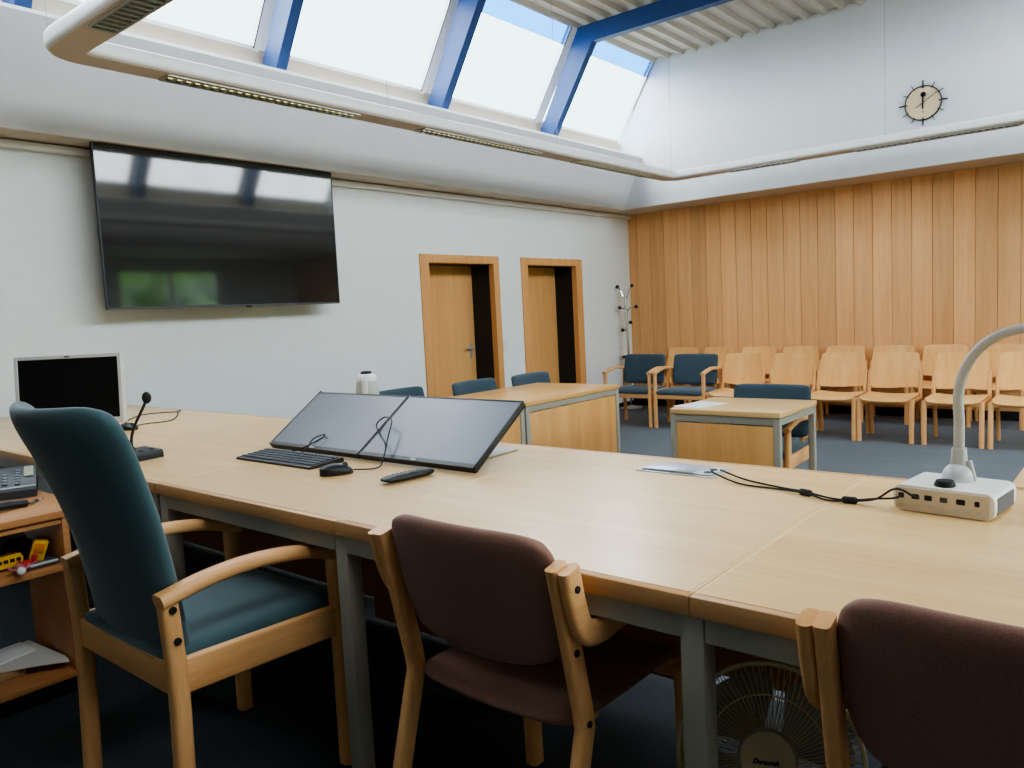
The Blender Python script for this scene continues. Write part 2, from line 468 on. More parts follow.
# skylights: one bay between two frames; sloping plane
GX0, GZ0, GX1, GZ1 = -5.53, 3.56, -4.955, 4.475
def slope_pt(t, off=0):
    d = Vector((GX1-GX0, GZ1-GZ0)); n = Vector((-d.y, d.x)).normalized()
    p = Vector((GX0, GZ0))+d*t+n*off
    return p
bays = [(Y0, YBM[0])]+[(YBM[i], YBM[i+1]) for i in range(3)]+[(YBM[3], YU)]
def skylight(idx, a, b, right):
    f = (lambda x: mir(x)) if right else (lambda x: x)
    def strip(bm, y0, y1, t0, t1, o0, o1):
        P = [slope_pt(t0, o0), slope_pt(t1, o0), slope_pt(t1, o1), slope_pt(t0, o1)]
        prism(bm, [(f(p.x), p.y) for p in P], 'y', y0, y1)
    bm = NB()
    ya = a+HB if a > Y0 else a; yb = b-HB if b < YU else b
    ym = yb-(.045 if b < YU else .012)
    strip(bm, ym, yb, 0, 1, -.015, .05)
    if b < YU: strip(bm, yb-.004, yb+2*HB+.004, -.02, 1, -.005, .05)      # white mullion beside the frame
    strip(bm, ya-2*HB if a > Y0 else a, ya+.012, 0, 1, .0, .05)
    strip(bm, ya, yb, -.01, .035, -.01, .05)
    strip(bm, ya, yb, .985, 1.02, -.01, .05)
    w = struct('window_%d' % idx, bm, M_WHITE, smooth=False)
    bm = NB(); strip(bm, ya+.012, ym, .035, .80, .018, .024)
    obj('pane', bm, M_GLASS, w, smooth=False)
    bm = NB(); strip(bm, ya+.012, ym, .80, .985, .018, .024)  # sky reflection and overhang shade put into the glass colour
    obj('pane_top_shade', bm, M_TOPSHADE, w, smooth=False, label='top strip of the pane, coloured bluer for reflected sky and overhang shade')
    bm = NB(); strip(bm, ym-.006, ym+.002, .02, .985, -.018, -.012)
    obj('gasket', bm, M_BLK2, w, smooth=False)
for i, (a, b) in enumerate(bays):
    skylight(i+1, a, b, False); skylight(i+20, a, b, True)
for k, right in enumerate((False, True)):
    f = mir if right else (lambda x: x)
    xs = sorted((f(-5.60), f(-5.505)))
    bm = B(xs[0], xs[1], Y0, YU-.003, 3.37, 3.50)
    box(bm, xs[0]+(.0 if not right else .012), xs[1]-(.012 if not right else .0), Y0, YU-.003, 3.50, 3.572)
    struct('trim_%d' % (2+k), bm, M_SILL, smooth=False)

# doors
def door(n, out, inn, handle):
    w = NB()
    for q in ((out[0], inn[0], 0, 2.045), (inn[1], out[1], 0, 2.045), (inn[0], inn[1], 1.957, 2.045)):
        box(w, WX-.06, WX+.018, q[0], q[1], q[2], q[3], bev=.004, seg=1)
    fr = struct('door_%d' % n, w, M_DFRAME)
    XL = WX-.33
    leaf = obj('leaf', B(XL-.04, XL, inn[0]-.05, inn[1]+.05, .005, 2.0, bev=.002, seg=1), M_DOOR, fr)
    bm = NB()
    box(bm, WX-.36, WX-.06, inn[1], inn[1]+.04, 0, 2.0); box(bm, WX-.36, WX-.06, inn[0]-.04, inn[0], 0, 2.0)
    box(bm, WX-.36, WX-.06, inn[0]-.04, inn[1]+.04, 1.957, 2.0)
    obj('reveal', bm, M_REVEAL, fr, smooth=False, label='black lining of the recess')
    if handle:
        h = obj('handle', (lambda bm: (box(bm, XL, XL+.008, 6.575, 6.615, .90, 1.08, bev=.003), bm)[1])(NB()), M_HANDLE, leaf)
        bm = NB(); tube(bm, [(XL+.004, 6.595, 1.02), (XL+.045, 6.595, 1.02), (XL+.055, 6.585, 1.02), (XL+.055, 6.47, 1.02)], .010, 8)
        obj('lever', bm, M_HANDLE, h)
door(1, (5.54, 6.77), (5.664, 6.674), True)
door(2, (7.175, 8.425), (7.297, 8.292), False)

# ------------------------------------------------------------------ wall things
t = thing('television', 'huge black flat television hanging on the white wall', 'television', (-5.52, 3.33, 1.56))
W2, HH = .985, 1.128
o = obj('casing', B(-.036, -.004, -W2, W2, 0, HH, bev=.006), M_BLACK, t)
bm = NB()
for q in ((-W2, -W2+.007, 0, HH), (W2-.007, W2, 0, HH), (-W2, W2, 0, .014), (-W2, W2, HH-.007, HH)):
    box(bm, -.006, .004, q[0], q[1], q[2], q[3], bev=.001, seg=1)
obj('bezel', bm, M_DGREY, t)
obj('screen', B(-.005, .0005, -W2+.007, W2-.007, .014, HH-.007), M_SCREEN, t, smooth=False)
obj('sensor', B(-.02, .006, -.02+.1, .02+.1, -.008, .004, bev=.002, seg=1), M_BLK2, t)
for yy in (-.3, .3): obj('bracket', B(-.2496, -.035, yy-.03, yy+.03, .25, .9), M_BLK2, t)

t = thing('wall_clock', 'round cream wall clock with black tick marks, high on the white wall', 'clock', (-1.885, YU, 3.325))
Rx = Matrix.Rotation(pi/2, 4, 'X')
obj('dial', lathe(NB(), [(0, 0), (.165, 0), (.165, .02), (0, .02)], 48, Rx), M_CREAM, t)
bm = NB(); sweep(bm, [(.168*math.cos(a*pi/24), -.016, .168*math.sin(a*pi/24)) for a in range(48)], rr(.03, .010, .003), side=(0, 1, 0), closed=True)
obj('rim', bm, M_BLACK, t)
for k in range(12):
    a = k*pi/6; big = k % 3 == 0
    bm = B(.145 if big else .155, .225 if big else .215, -.027, -.019, -(.007 if big else .004), (.007 if big else .004), M=Matrix.Rotation(-a, 4, 'Y'))
    obj('hour_mark', bm, M_BLACK, t)
bm = B(-.008, .008, -.034, -.030, -.06, .10)
lathe(bm, [(0, 0), (.026, 0), (.026, .004), (0, .004)], 20, Matrix.Translation((0.004, -.030, .082)) @ Rx)
obj('hour_hand', bm, M_BLACK, t)
bm = B(-.003, .003, -.040, -.036, -.08, .155, M=Matrix.Rotation(math.radians(58), 4, 'Y'))
obj('minute_hand', bm, M_BLACK, t)
obj('centre_pin', lathe(NB(), [(0, 0), (.008, 0), (.008, .03), (0, .03)], 12, Matrix.Translation((0, -.015, 0)) @ Rx), M_BLACK, t)
obj('badge', B(-.006, .006, -.024, -.02, -.095, -.083), M_BLACK, t)

t = thing('light_switch', 'white double light switch plate beside the nearer door', 'switch', (WX, 6.83, 1.03))
obj('plate', B(0, .008, -.042, .042, -.082, .082, bev=.003), M_WHITE, t)
for z in (-.04, .04): obj('rocker', B(.006, .014, -.03, .03, z-.032, z+.032, bev=.003), M_WHITE, t)

# suspended ring luminaire
LZ = 2.88
lx0, lx1, ly0, ly1 = -4.60, -.22, 1.69, 8.64
t = thing('pendant_luminaire', 'long white rectangular ring lamp with rounded corners hung from the roof on thin wires', 'ceiling lamp', ((lx0+lx1)/2, (ly0+ly1)/2, LZ))
cx, cy = (lx0+lx1)/2, (ly0+ly1)/2
hw, hd, cr, lw = (lx1-lx0)/2, (ly1-ly0)/2, .12, .21
path = []
hwc, hdc = hw-lw/2, hd-lw/2
for sx, sy, a0 in ((1, 1, 0), (-1, 1, 90), (-1, -1, 180), (1, -1, 270)):
    for i in range(7):
        a = math.radians(a0+15*i)
        path.append((sx*(hwc-cr)+cr*math.cos(a), sy*(hdc-cr)+cr*math.sin(a), .045))
bm = NB(); sweep(bm, path, rr(.085, lw, .022, 4), side=(0, 0, 1), closed=True)
obj('body', bm, M_WHITE, t)
bm = NB(); sweep(bm, [(p[0], p[1], -.0015) for p in path], rr(.004, lw-.036, .0015, 1), side=(0, 0, 1), closed=True)  # thin strip whose beige colour imitates the shading of the lamp bottom
obj('underside_shade', bm, M_SOFF, t, label='beige standing in for shade on the lamp bottom')
def louvre(x0, x1, y0, y1, along, lit=True):
    x0, x1, y0, y1 = x0-cx, x1-cx, y0-cy, y1-cy
    f = obj('louvre', B(x0, x1, y0, y1, -.006, .001), M_LOUVB, t)
    bm = NB(); n = int((x1-x0 if along == 'x' else y1-y0)/.055)
    for i in range(n+1):
        if along == 'x':
            q = x0+(x1-x0)*i/n; box(bm, q-.010, q+.010, y0, y1, -.014, -.004)
        else:
            q = y0+(y1-y0)*i/n; box(bm, x0, x1, q-.010, q+.010, -.014, -.004)
    if along == 'x':
        for yy in (y0, y1): box(bm, x0, x1, yy-.005, yy+.005, -.014, -.002)
    else:
        for xx in (x0, x1): box(bm, xx-.005, xx+.005, y0, y1, -.014, -.002)
    obj('lamella', bm, M_LAMPG, f, smooth=False)
    if not lit: return
    bm = NB()
    if along == 'x': tube(bm, [(x0, (y0+y1)/2, -.004), (x1, (y0+y1)/2, -.004)], .006, 6)
    else: tube(bm, [((x0+x1)/2, y0, -.004), ((x0+x1)/2, y1, -.004)], .006, 6)
    obj('tube', bm, M_TUBE, f)
for a, b in ((2.36, 3.76), (4.42, 5.92), (6.55, 7.95)): louvre(lx0+.045, lx0+lw-.045, a, b, 'y')
for a, b in ((-3.98, -2.6), (-2.2, -.8)): louvre(a, b, ly0+.045, ly0+lw-.045, 'x', False)
for a, b in ((-3.75, -3.0), (-2.4, -1.0)): louvre(a, b, ly1-lw+.045, ly1-.045, 'x', False)
for x, y in ((lx0+.105, 4.09), (lx0+.105, 6.25), (-2.125, ly1-.105), (lx0+.12, ly0+.05), (lx0+.12, ly1-.12), (-2.1, ly0+.095)):
    bm = NB(); tube(bm, [(x-cx, y-cy, .09), (x-cx, y-cy, 4.5-LZ)], .0022, 5)
    lathe(bm, [(.012, .088), (.012, .10), (.004, .115), (0, .115)], 10, Matrix.Translation((x-cx, y-cy, 0)))
    obj('wire', bm, M_WIRE, t)

# coat stand in the corner
t = thing('coat_stand', 'chrome coat stand with black knobs standing in the far corner', 'coat stand', (-5.595, 9.265, 0))
obj('base', lathe(NB(), [(0, 0), (.16, 0), (.165, .012), (.16, .02), (.05, .035), (.02, .05), (0, .05)], 32), M_LGREY, t)
bm = NB(); tube(bm, [(0, 0, .04), (0, 0, 1.58)], .018, 12)
obj('pole', bm, M_CHROME, t)
for z, ang, rch, up in ((1.56, 200, .10, .13), (1.56, 20, .10, .13), (1.38, 230, .09, .02), (1.39, 10, .15, .01), (1.17, 60, .06, .02), (1.09, 200, .06, .0)):
    a = math.radians(ang); dx, dy = math.cos(a), math.sin(a)
    bm = NB()
    tube(bm, [(0, 0, z-.06), (dx*rch*.35, dy*rch*.35, z), (dx*rch*.6, dy*rch*.6, z+up*.6), (dx*rch, dy*rch, z+up)], .009, 8, smooth=4)
    h = obj('hook', bm, M_CHROME, t)
    bm = NB(); bmesh.ops.create_icosphere(bm, subdivisions=2, radius=.026, matrix=Matrix.Translation((dx*rch, dy*rch, z+up)))
    obj('knob', bm, M_BLACK, h)
bm = NB(); sweep(bm, [(.085*math.cos(a*pi/12), .085*math.sin(a*pi/12), .72) for a in range(24)], rr(.035, .01, .003), side=(0, 0, 1), closed=True)
box(bm, -.085, .085, -.008, .008, .71, .73)
obj('umbrella_ring', bm, M_BLACK, t)

t.rotation_euler = (0, -.025, 0)
# ------------------------------------------------------------------ tables
def table(name, label, cat, x0, x1, y0, y1, ztop, zfl, legs, topmat=None, group=None, panels=(), rail_skip='', lw=.045, grain='x', th=.036, bench=False, ri=(0, 0)):
    cxm, cym = (x0+x1)/2, (y0+y1)/2
    t = thing(name, label, cat, (cxm, cym, zfl), 0, group)
    a, b = (x1-x0)/2-.0006, (y1-y0)/2-.0006
    H = ztop-zfl
    if bench:
        e, e2 = .022, .007
        obj('tabletop', B(-a+e2, a-e2, -b+e, b-e, H-th, H, bev=0), topmat or M_TOP, t)
        for s in (-1, 1):
            obj('edge_band', B(min(s*a, s*(a-e2)), max(s*a, s*(a-e2)), -b+e, b-e, H-th, H+.0002, bev=.0015, seg=1), M_LIPS, t, label='lighter wooden edge band')
            obj('edge_band', B(-a, a, min(s*b, s*(b-e)), max(s*b, s*(b-e)), H-th, H+.0002, bev=.003, seg=2), M_LIP, t)
    else:
        obj('tabletop', B(-a, a, -b, b, H-th, H, bev=.005, seg=3), topmat or M_TOP, t)
    bm = NB(); zr0, zr1 = H-th-.045, H-th
    i = .008
    for s, q in (('f', (-a+i+ri[0], a-i-ri[1], -b+i, -b+i+.03)), ('b', (-a+i, a-i, b-i-.03, b-i)), ('l', (-a+i+ri[0], -a+i+ri[0]+.03, -b+i+.03, b-i-.03)), ('r', (a-i-ri[1]-.03, a-i-ri[1], -b+i+.03, b-i-.03))):
        if s in rail_skip: continue
        box(bm, q[0], q[1], q[2], q[3], zr0, zr1-.0005, bev=.002, seg=1)
    obj('frame', bm, M_STEEL, t)
    for lx, ly in legs:
        lx, ly = lx-cxm, ly-cym
        l = obj('leg', B(lx-lw/2, lx+lw/2, ly-lw/2, ly+lw/2, .012, zr1-.001, bev=.003), M_STEEL, t)
        obj('foot_glide', lathe(NB(), [(0, 0), (.016, 0), (.016, .013), (0, .013)], 12, Matrix.Translation((lx, ly, 0))), M_BLACK, l)
    for p in panels:
        pn = obj('modesty_panel', B(p[0]-cxm, p[1]-cxm, p[2]-cym, p[3]-cym, p[4]-zfl, p[5]-zfl, bev=.003), p[6] if len(p) > 6 else M_PANEL, t)
    return t
XA, XB, XC, XD = -2.518, -1.573, -.606, .42
YT0, YT1 = 1.165, 2.245
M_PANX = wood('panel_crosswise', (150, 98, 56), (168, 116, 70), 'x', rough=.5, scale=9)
lf, lb = YT0+.031, YT1-.031
table('conference_table', 'wide beech table of the raised bench carrying the white monitor and microphone', 'table', -5.585, XA, YT0, 2.378, T, PD,
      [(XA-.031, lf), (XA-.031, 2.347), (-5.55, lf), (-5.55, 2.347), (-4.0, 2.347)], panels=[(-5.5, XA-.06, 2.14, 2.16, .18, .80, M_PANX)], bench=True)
table('conference_table', 'beech bench table carrying the keyboard and the left tilted monitor', 'table', XA, XB, YT0, YT1, T, PD,
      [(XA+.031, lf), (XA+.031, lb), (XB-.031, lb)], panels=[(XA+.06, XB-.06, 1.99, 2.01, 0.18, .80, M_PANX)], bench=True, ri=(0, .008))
tb = table('conference_table', 'beech bench table behind the middle brown chair with the flush metal socket plate', 'table', XB, XC, YT0, YT1, T, PD,
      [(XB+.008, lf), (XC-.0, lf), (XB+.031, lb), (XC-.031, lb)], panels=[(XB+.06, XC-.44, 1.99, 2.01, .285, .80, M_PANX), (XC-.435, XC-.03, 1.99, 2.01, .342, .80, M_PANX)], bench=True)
obj('cable_port', lathe(NB(), [(0, 0), (.016, 0), (.016, .004), (0, .004)], 20, Matrix.Translation((-.12, 1.989-(YT0+YT1)/2, .175)) @ Matrix.Diagonal((1, 1, 1.7, 1)) @ Matrix.Rotation(pi/2, 4, 'X')), M_BLK2, tb, label='dark oval cable hole')
table('conference_table', 'beech bench table carrying the white document camera', 'table', XC, XD, YT0, YT1, T, PD,
      [(XC+.07, lb), (XD-.031, lf), (XD-.031, lb)], panels=[(XC+.0, XD-.06, 1.99, 2.01, 0.335, .80, M_PANX)], bench=True, ri=(.0155, 0))
# side tables on the main floor
RX0, RX1 = -4.40, -3.515
def rowtable(label, y0, y1):
    tb = table('side_table', label, 'table', RX0, RX1, y0, y1, .75, 0,
          [(RX1-.03, y0+.03), (RX1-.03, y1-.03), (-3.98, y0+.03), (-3.98, y1-.03)], topmat=M_TOPY, th=.034, rail_skip='l',
          panels=[(RX1-.034, RX1-.014, y0+.056, y1-.054, .06, .664)])
rowtable('beech side table with front panel, nearer of the two along the left wall', 2.86, 4.352)
rowtable('beech side table with front panel, farther one reaching towards the blue armchairs', 4.356, 5.64)
table('witness_table', 'small square beech table with a paper on it, alone in the middle of the floor', 'table', -2.370, -1.661, 4.382, 5.018, .75, 0,
      [(-2.350, 4.407), (-1.686, 4.407), (-2.350, 4.993), (-1.686, 4.993)], th=.034, lw=.038,
      panels=[(-2.330, -1.702, 4.392, 4.412, .06, .664)])
table('side_table', 'beech table cut off by the right edge, behind the document camera', 'table', -.366, 1.2, 2.975, 3.78, .75, 0,
      [(-.31, 3.06), (1.16, 3.0), (-.31, 3.75), (1.16, 3.75)], th=.034, panels=[(-.25, 1.1, 3.02, 3.04, .06, .655)])

# ------------------------------------------------------------------ chairs
def bolts(t, pts, r=.007):
    for x, y, z, s in pts:
        M = Matrix.Translation((x, y, z)) @ Matrix.Rotation(pi/2*s, 4, 'Y')
        obj('bolt', lathe(NB(), [(0, -.002), (r, -.002), (r, .0035), (r*.6, .004), (0, .002)], 10, M), M_BLK2, t)

def stack_chair(name, label, kind, loc, rz, group=None):
    """bent-wood stacking chair; faces +Y, origin on the floor"""
    t = thing(name, label, 'chair', loc, rz, group)
    hx = .234 if kind != 'wood' else .231
    pass
    fy = .205 if kind == 'wood' else .25
    tk = .03 if kind == 'wood' else .025
    pr = [(-.268, .0), (-.225, .22), (-.172, .405), (-.163, .435), (-.167, .47), (-.19, .58), (-.205, .655)]
    if kind == 'brown': pr += [(-.232, .775)]
    for s in (-1, 1):
        bm = NB(); sweep(bm, [(s*hx, y, z) for y, z in pr], rr(tk, .046, .008), side=(1, 0, 0))
        l = obj('leg', bm, M_CH['z'], t)
        bm = NB(); sweep(bm, [(s*hx, fy, 0), (s*hx, fy-.005, .2), (s*hx, fy-.01, .37), (s*hx, fy-.017, .408)], rr(.041 if kind == 'wood' else .038, .046, .012), side=(1, 0, 0))
        obj('leg', bm, M_CH['z'], t)
        bm = NB(); sweep(bm, [(s*(hx if kind == 'wood' else hx-.075), fy, .392 if kind == 'wood' else .408), (s*(hx if kind == 'wood' else hx-.075), -.16 if kind == 'wood' else -.08, .392 if kind == 'wood' else .408)], rr(tk, .04 if kind == 'wood' else .028, .008), side=(1, 0, 0))
        obj('side_rail', bm, M_CH['y'], t)
    bm = NB(); sweep(bm, [(-hx+.01, fy-.009, .392), (hx-.01, fy-.009, .392)], rr(.022, .046, .006), side=(0, 1, 0))
    obj('cross_rail', bm, M_CH['x'], t)
    yy = -.13 if kind == 'wood' else -.02
    xx = hx-.01 if kind == 'wood' else hx-.07
    bm = NB(); sweep(bm, [(-xx, yy, .39), (xx, yy, .39)], rr(.02, .04, .006), side=(0, 1, 0))
    obj('cross_rail', bm, M_CH['x'], t)
    # seat
    up = kind != 'wood'
    def fs(u, v):
        a, b = disc_map(u, v, .16)
        y = .03+b*.21 if not up else .050+b*.235
        z = .428-.014*(1-a*a)*(1-.3*b)-(.028*max(0, (b-.6)/.4)**2)+.010*max(0, -b)
        return (a*(.228 if not up else .221), y, z+(.008 if up else 0))
    obj('seat', shell(NB(), fs, 20, 20, edge_th(.022, 6) if up else (lambda u, v: .0065)), {'wood': M_SEAT, 'brown': M_BROWN, 'blue': M_NAVY}[kind], t, angle=60)
    # back
    if kind == 'wood':
        def fb(u, v):
            a, b = disc_map(u, v, .085)
            z = .66+b*.162-.012*(1-a*a)*max(0, -b)+.006*(1-a*a)*max(0, b)
            w = .222-.010*max(0, b)
            y = -.172-.20*(z-.45)-.030*(1-a*a)+.018
            return (a*w, y, z)
        obj('backrest', shell(NB(), fb, 20, 18, lambda u, v: .0055), M_SH, t, angle=60)
    else:
        def fb(u, v):
            a, b = disc_map(u, v, .21)
            z = .690+b*.132-(.026*(1-a*a))*max(0, -b)+.002*(1-a*a)*max(0, b)
            w = .2215-.022*max(0, -b)**2
            y = -.166-.21*(z-.45)-.028*(1-a*a)+.020
            return (a*w, y, z)
        obj('backrest', shell(NB(), fb, 26, 24, edge_th(.019, 7)), M_BROWN if kind == 'brown' else M_NAVY, t, angle=60)
    if kind == 'brown':
        for s in (-1, 1):
            P = spline([(s*(hx+.0255), -.228, .772), (s*(hx+.0255), -.212, .70), (s*(hx+.0255), -.188, .645), (s*(hx+.0255), -.14, .628), (s*(hx+.0255), -.06, .634), (s*(hx+.0255), .03, .640)], 5)
            bm = NB(); sweep(bm, P, rr(.025, .050, .011, 4), side=(1, 0, 0))
            obj('armrest', bm, M_CH['y'], t)
        for s in (-1, 1):
            bolts(t, [(s*.272, -.222, .735, s), (s*.2465, -.197, .60, s), (s*.2465, -.166, .448, s)])
    return t

# row chairs: light wood
wz = pi
first = None
ordn = ['first', 'second', 'third', 'fourth', 'fifth', 'sixth', 'seventh', 'eighth']
front_x = [-3.535, -2.986, -2.481, -1.977, -1.405, -.88]
wc = None
for i, x in enumerate(front_x):
    lab = 'light beech chair without upholstery, %s from the left in the front wooden row' % ordn[i]
    if wc is None: wc = stack_chair('wooden_chair', lab, 'wood', (x, 8.06, 0), pi, 'wooden chairs in the front row')
    else: dup(wc, (x, 8.06, 0), pi+random.uniform(-.02, .02), lab, 'wooden chairs in the front row')
for i in range(8):
    x = -4.875+.519*i
    dup(wc, (x, 9.235, 0), pi+random.uniform(-.015, .015), 'light beech chair close to the panelled wall, %s from the left in the back row' % ordn[i], 'wooden chairs in the back row')
# brown chairs at the bench
bc = stack_chair('brown_chair', 'brown upholstered beech chair pushed under the bench, wholly in view', 'brown', (-1.065, 1.325, PD), 0, 'brown chairs at the bench')
dup(bc, (-.125, 1.335, PD), 0, 'brown upholstered beech chair cut off by the lower right corner', 'brown chairs at the bench')
def armchair(name, label, loc, rz, group, hx, depth, arm, seat_top, back, bw, fab, legr=.04, arm_w=.05, nb=2):
    """arm: (front z, peak z, rear z); back: (bottom z, top z, y bottom, y top)"""
    t = thing(name, label, 'armchair', loc, rz, group)
    yf, yr = depth/2, -depth/2
    for s in (-1, 1):
        bm = NB(); sweep(bm, [(s*hx, yf, 0), (s*hx, yf+.002, .3), (s*hx, yf, arm[0]-.012)], rr(legr, legr, .014), side=(1, 0, 0)); obj('leg', bm, M_CH['z'], t)
        bm = NB(); sweep(bm, spline([(s*hx, yr-.012, 0), (s*hx, yr-.002, .30), (s*hx, yr-.002, .45), (s*hx, yr-.010, arm[2]-.026)], 4), rr(legr*.9, legr*1.0, .013), side=(1, 0, 0)); obj('leg', bm, M_CH['z'], t)
        P = spline([(s*hx, yr-.030, arm[2]-.019), (s*hx, yr+.09, arm[1]-.012), (s*hx, yr+.22, arm[1]-.006), (s*hx, yf-.1, arm[1]-.022), (s*hx, yf+.025, arm[0]-.018)], 6)
        bm = NB(); sweep(bm, P, rr(arm_w, .034, .014, 4), side=(1, 0, 0)); obj('armrest', bm, M_CH['y'], t)
        bm = NB(); sweep(bm, [(s*hx, yf, seat_top-.075), (s*hx, yr, seat_top-.06)], rr(.024, .085, .006), side=(1, 0, 0)); obj('side_rail', bm, M_CH['y'], t)
    bm = NB(); sweep(bm, [(-hx, yf, seat_top-.078), (hx, yf, seat_top-.078)], rr(.024, .06, .006), side=(0, 1, 0)); obj('front_rail', bm, M_CH['x'], t)
    bm = NB(); sweep(bm, [(-hx, yr, seat_top-.066), (hx, yr, seat_top-.066)], rr(.024, .085, .006), side=(0, 1, 0)); obj('rear_rail', bm, M_CH['x'], t)
    def fs(u, v):
        a, b = disc_map(u, v, .08)
        return (a*(hx-.014), (yf+yr)/2+.008+b*(depth/2+.02), seat_top-.032-.014*(max(0, b-.75)/.25)**2+.012*(1-a*a)*(1-b*b))
    obj('seat', shell(NB(), fs, 22, 22, edge_th(.03, 10)), fab, t, angle=60)
    z0, z1, yb, yt = back
    return t, z0, z1, yb, yt

def lowback(name, label, loc, rz, group, hx=.30, arm=(.645, .68, .675), bwid=.278, arm_w=.05):
    t, *_ = armchair(name, label, loc, rz, group, hx, .43, arm, .445, (0, 0, 0, 0), .285, M_NAVY, arm_w=arm_w)
    def fb(u, v):
        a, b = disc_map(u, v, .12)
        z = .65+b*.172-.012*(1-a*a)*max(0, -b)
        y = -.175-.20*(z-.45)-.035*(1-a*a)+.025
        return (a*bwid, y, z)
    obj('backrest', shell(NB(), fb, 26, 22, edge_th(.024, 10)), M_NAVY, t, angle=60)
    for s in (-1, 1):
        bm = NB(); sweep(bm, [(s*(hx-.055), -.19, .40), (s*(hx-.055), -.235, .60), (s*(hx-.055), -.25, .70)], rr(.03, .016, .004), side=(1, 0, 0))
        obj('back_support', bm, M_CH['z'], t)
    return t
ac = lowback('blue_armchair', 'blue upholstered beech armchair nearest the corner with the coat stand', (-4.797, 8.075, 0), pi, 'blue armchairs')
dup(ac, (-4.125, 8.075, 0), pi, 'blue upholstered beech armchair standing next to the front row of wooden chairs', 'blue armchairs')
dup(ac, (-4.61, 4.315, 0), -pi/2, 'blue upholstered armchair behind the side tables, nearest, beside the conference camera', 'blue armchairs behind the side tables')
dup(ac, (-4.36, 4.975, 0), -pi/2, 'blue upholstered armchair behind the side tables, in front of the nearer door', 'blue armchairs behind the side tables').scale = (1.0, 1, 1.015)
dup(ac, (-4.29, 5.68, 0), -pi/2, 'blue upholstered armchair behind the side tables, in front of the farther door', 'blue armchairs behind the side tables').scale = (1.0, 1, 1.012)
lowback('blue_armchair', 'blue upholstered beech armchair pushed under the small square table', (-2.04, 5.01, 0), pi, 'blue armchairs', hx=.268, bwid=.270, arm_w=.044, arm=(.60, .632, .625))

# tall teal armchair in the foreground
t, *_ = armchair('tall_armchair', 'teal high-backed beech armchair in the left foreground seen from behind', (-1.998, 1.045, PD), 0, None,
                 .265, .46, (.612, .655, .640), .492, (0, 0, 0, 0), .25, M_TEAL, legr=.044, arm_w=.052)
def fb(u, v):
    a, b = disc_map(u, v, .16 if v > 0 else .08)
    z = .768+b*.316
    k = (b+1)/2
    w = .230+.034*k
    curve = .03+.06*k*k
    y = -.180-.135*k-curve*(1-a*a)+.02*math.sin(k*pi)
    z -= .012*(1-a*a)*max(0, b)
    return (a*w, y, z)
obj('backrest', shell(NB(), fb, 30, 30, edge_th(.026, 9)), M_TEAL, t, angle=60)
bolts(t, [(.265+.0205, -.238, .60, 1), (.265+.0205, -.233, .525, 1)], .009)
for s in (-1, 1):
    bm = NB(); sweep(bm, [(s*.2, -.215, .40), (s*.2, -.20, .50), (s*.2, -.215, .70)], rr(.04, .014, .004), side=(1, 0, 0))
    obj('back_support', bm, M_CH['z'], t)

# ------------------------------------------------------------------ things on the bench
# two tilted monitors
def monitor(label, x0, x1):
    xm = (x0+x1)/2; hw = (x1-x0)/2-.001
    t = thing('monitor', label, 'monitor', (xm, 1.735, T), 0, 'tilted black monitors')
    a = math.atan2(.185, .268)
    M = Matrix.Translation((0, .0, .021)) @ Matrix.Rotation(a-pi/2, 4, 'X')     # local z runs up the screen, -y is the face
    obj('casing', B(-hw, hw, 0, .022, 0, .317, bev=.004, M=M), M_BLACK, t)
    bm = NB()
    for q in ((-hw, -hw+.006, 0, .326), (hw-.006, hw, 0, .317), (-hw, hw, 0, .018), (-hw, hw, .311, .317)):
        box(bm, q[0], q[1], -.003, .003, q[2], q[3], bev=.001, seg=1, M=M)
    obj('bezel', bm, M_BLACK, t)
    obj('screen', B(-hw+.006, hw-.006, -.0012, .002, .018, .311, M=M), M_LCD, t, smooth=False)
    obj('badge', B(-.012, .012, -.0042, -.002, .006, .011, M=M), M_SILVER, t, smooth=False)
    obj('foot', B(-.09, .13, .19, .40, .0015, .010, bev=.004), M_LGREY, t)
    bm = NB(); tube(bm, [(.06, .30, .005), (.06, .27, .07), (.0, .20, .105)], .02, 10)
    obj('stand_column', bm, M_BLACK, t)
monitor('black monitor tilted far back, left one of the pair', -2.732, -2.178)
monitor('black monitor tilted far back, right one of the pair', -2.176, -1.618)

# keyboard
t = thing('keyboard', 'flat black computer keyboard in front of the left tilted monitor', 'keyboard', (-2.43, 1.618, T), .01)
bm = NB(); prism(bm, [(-.073, 0), (.073, 0), (.073, .016), (.066, .018), (-.066, .009), (-.073, .007)], 'x', -.226, .226)
obj('case', bm, M_BLACK, t)
bm = NB()
for r in range(5):
    n = 19; x = -.216
    for c in range(n):
        w = .0225
        if c in (14, 15): x += .003
        if r == 0 and 4 <= c <= 8: x += w; continue
        y = -.054+r*.0235; z = .0095+r*.0018
        box(bm, x, x+w-.0035, y, y+.019, z-.002, z+.005, bev=.0012, seg=1)
        x += w
box(bm, -.126, -.015, -.054, -.035, .008, .0145, bev=.001, seg=1)
obj('keys', bm, M_DGREY, t)['kind'] = 'stuff'

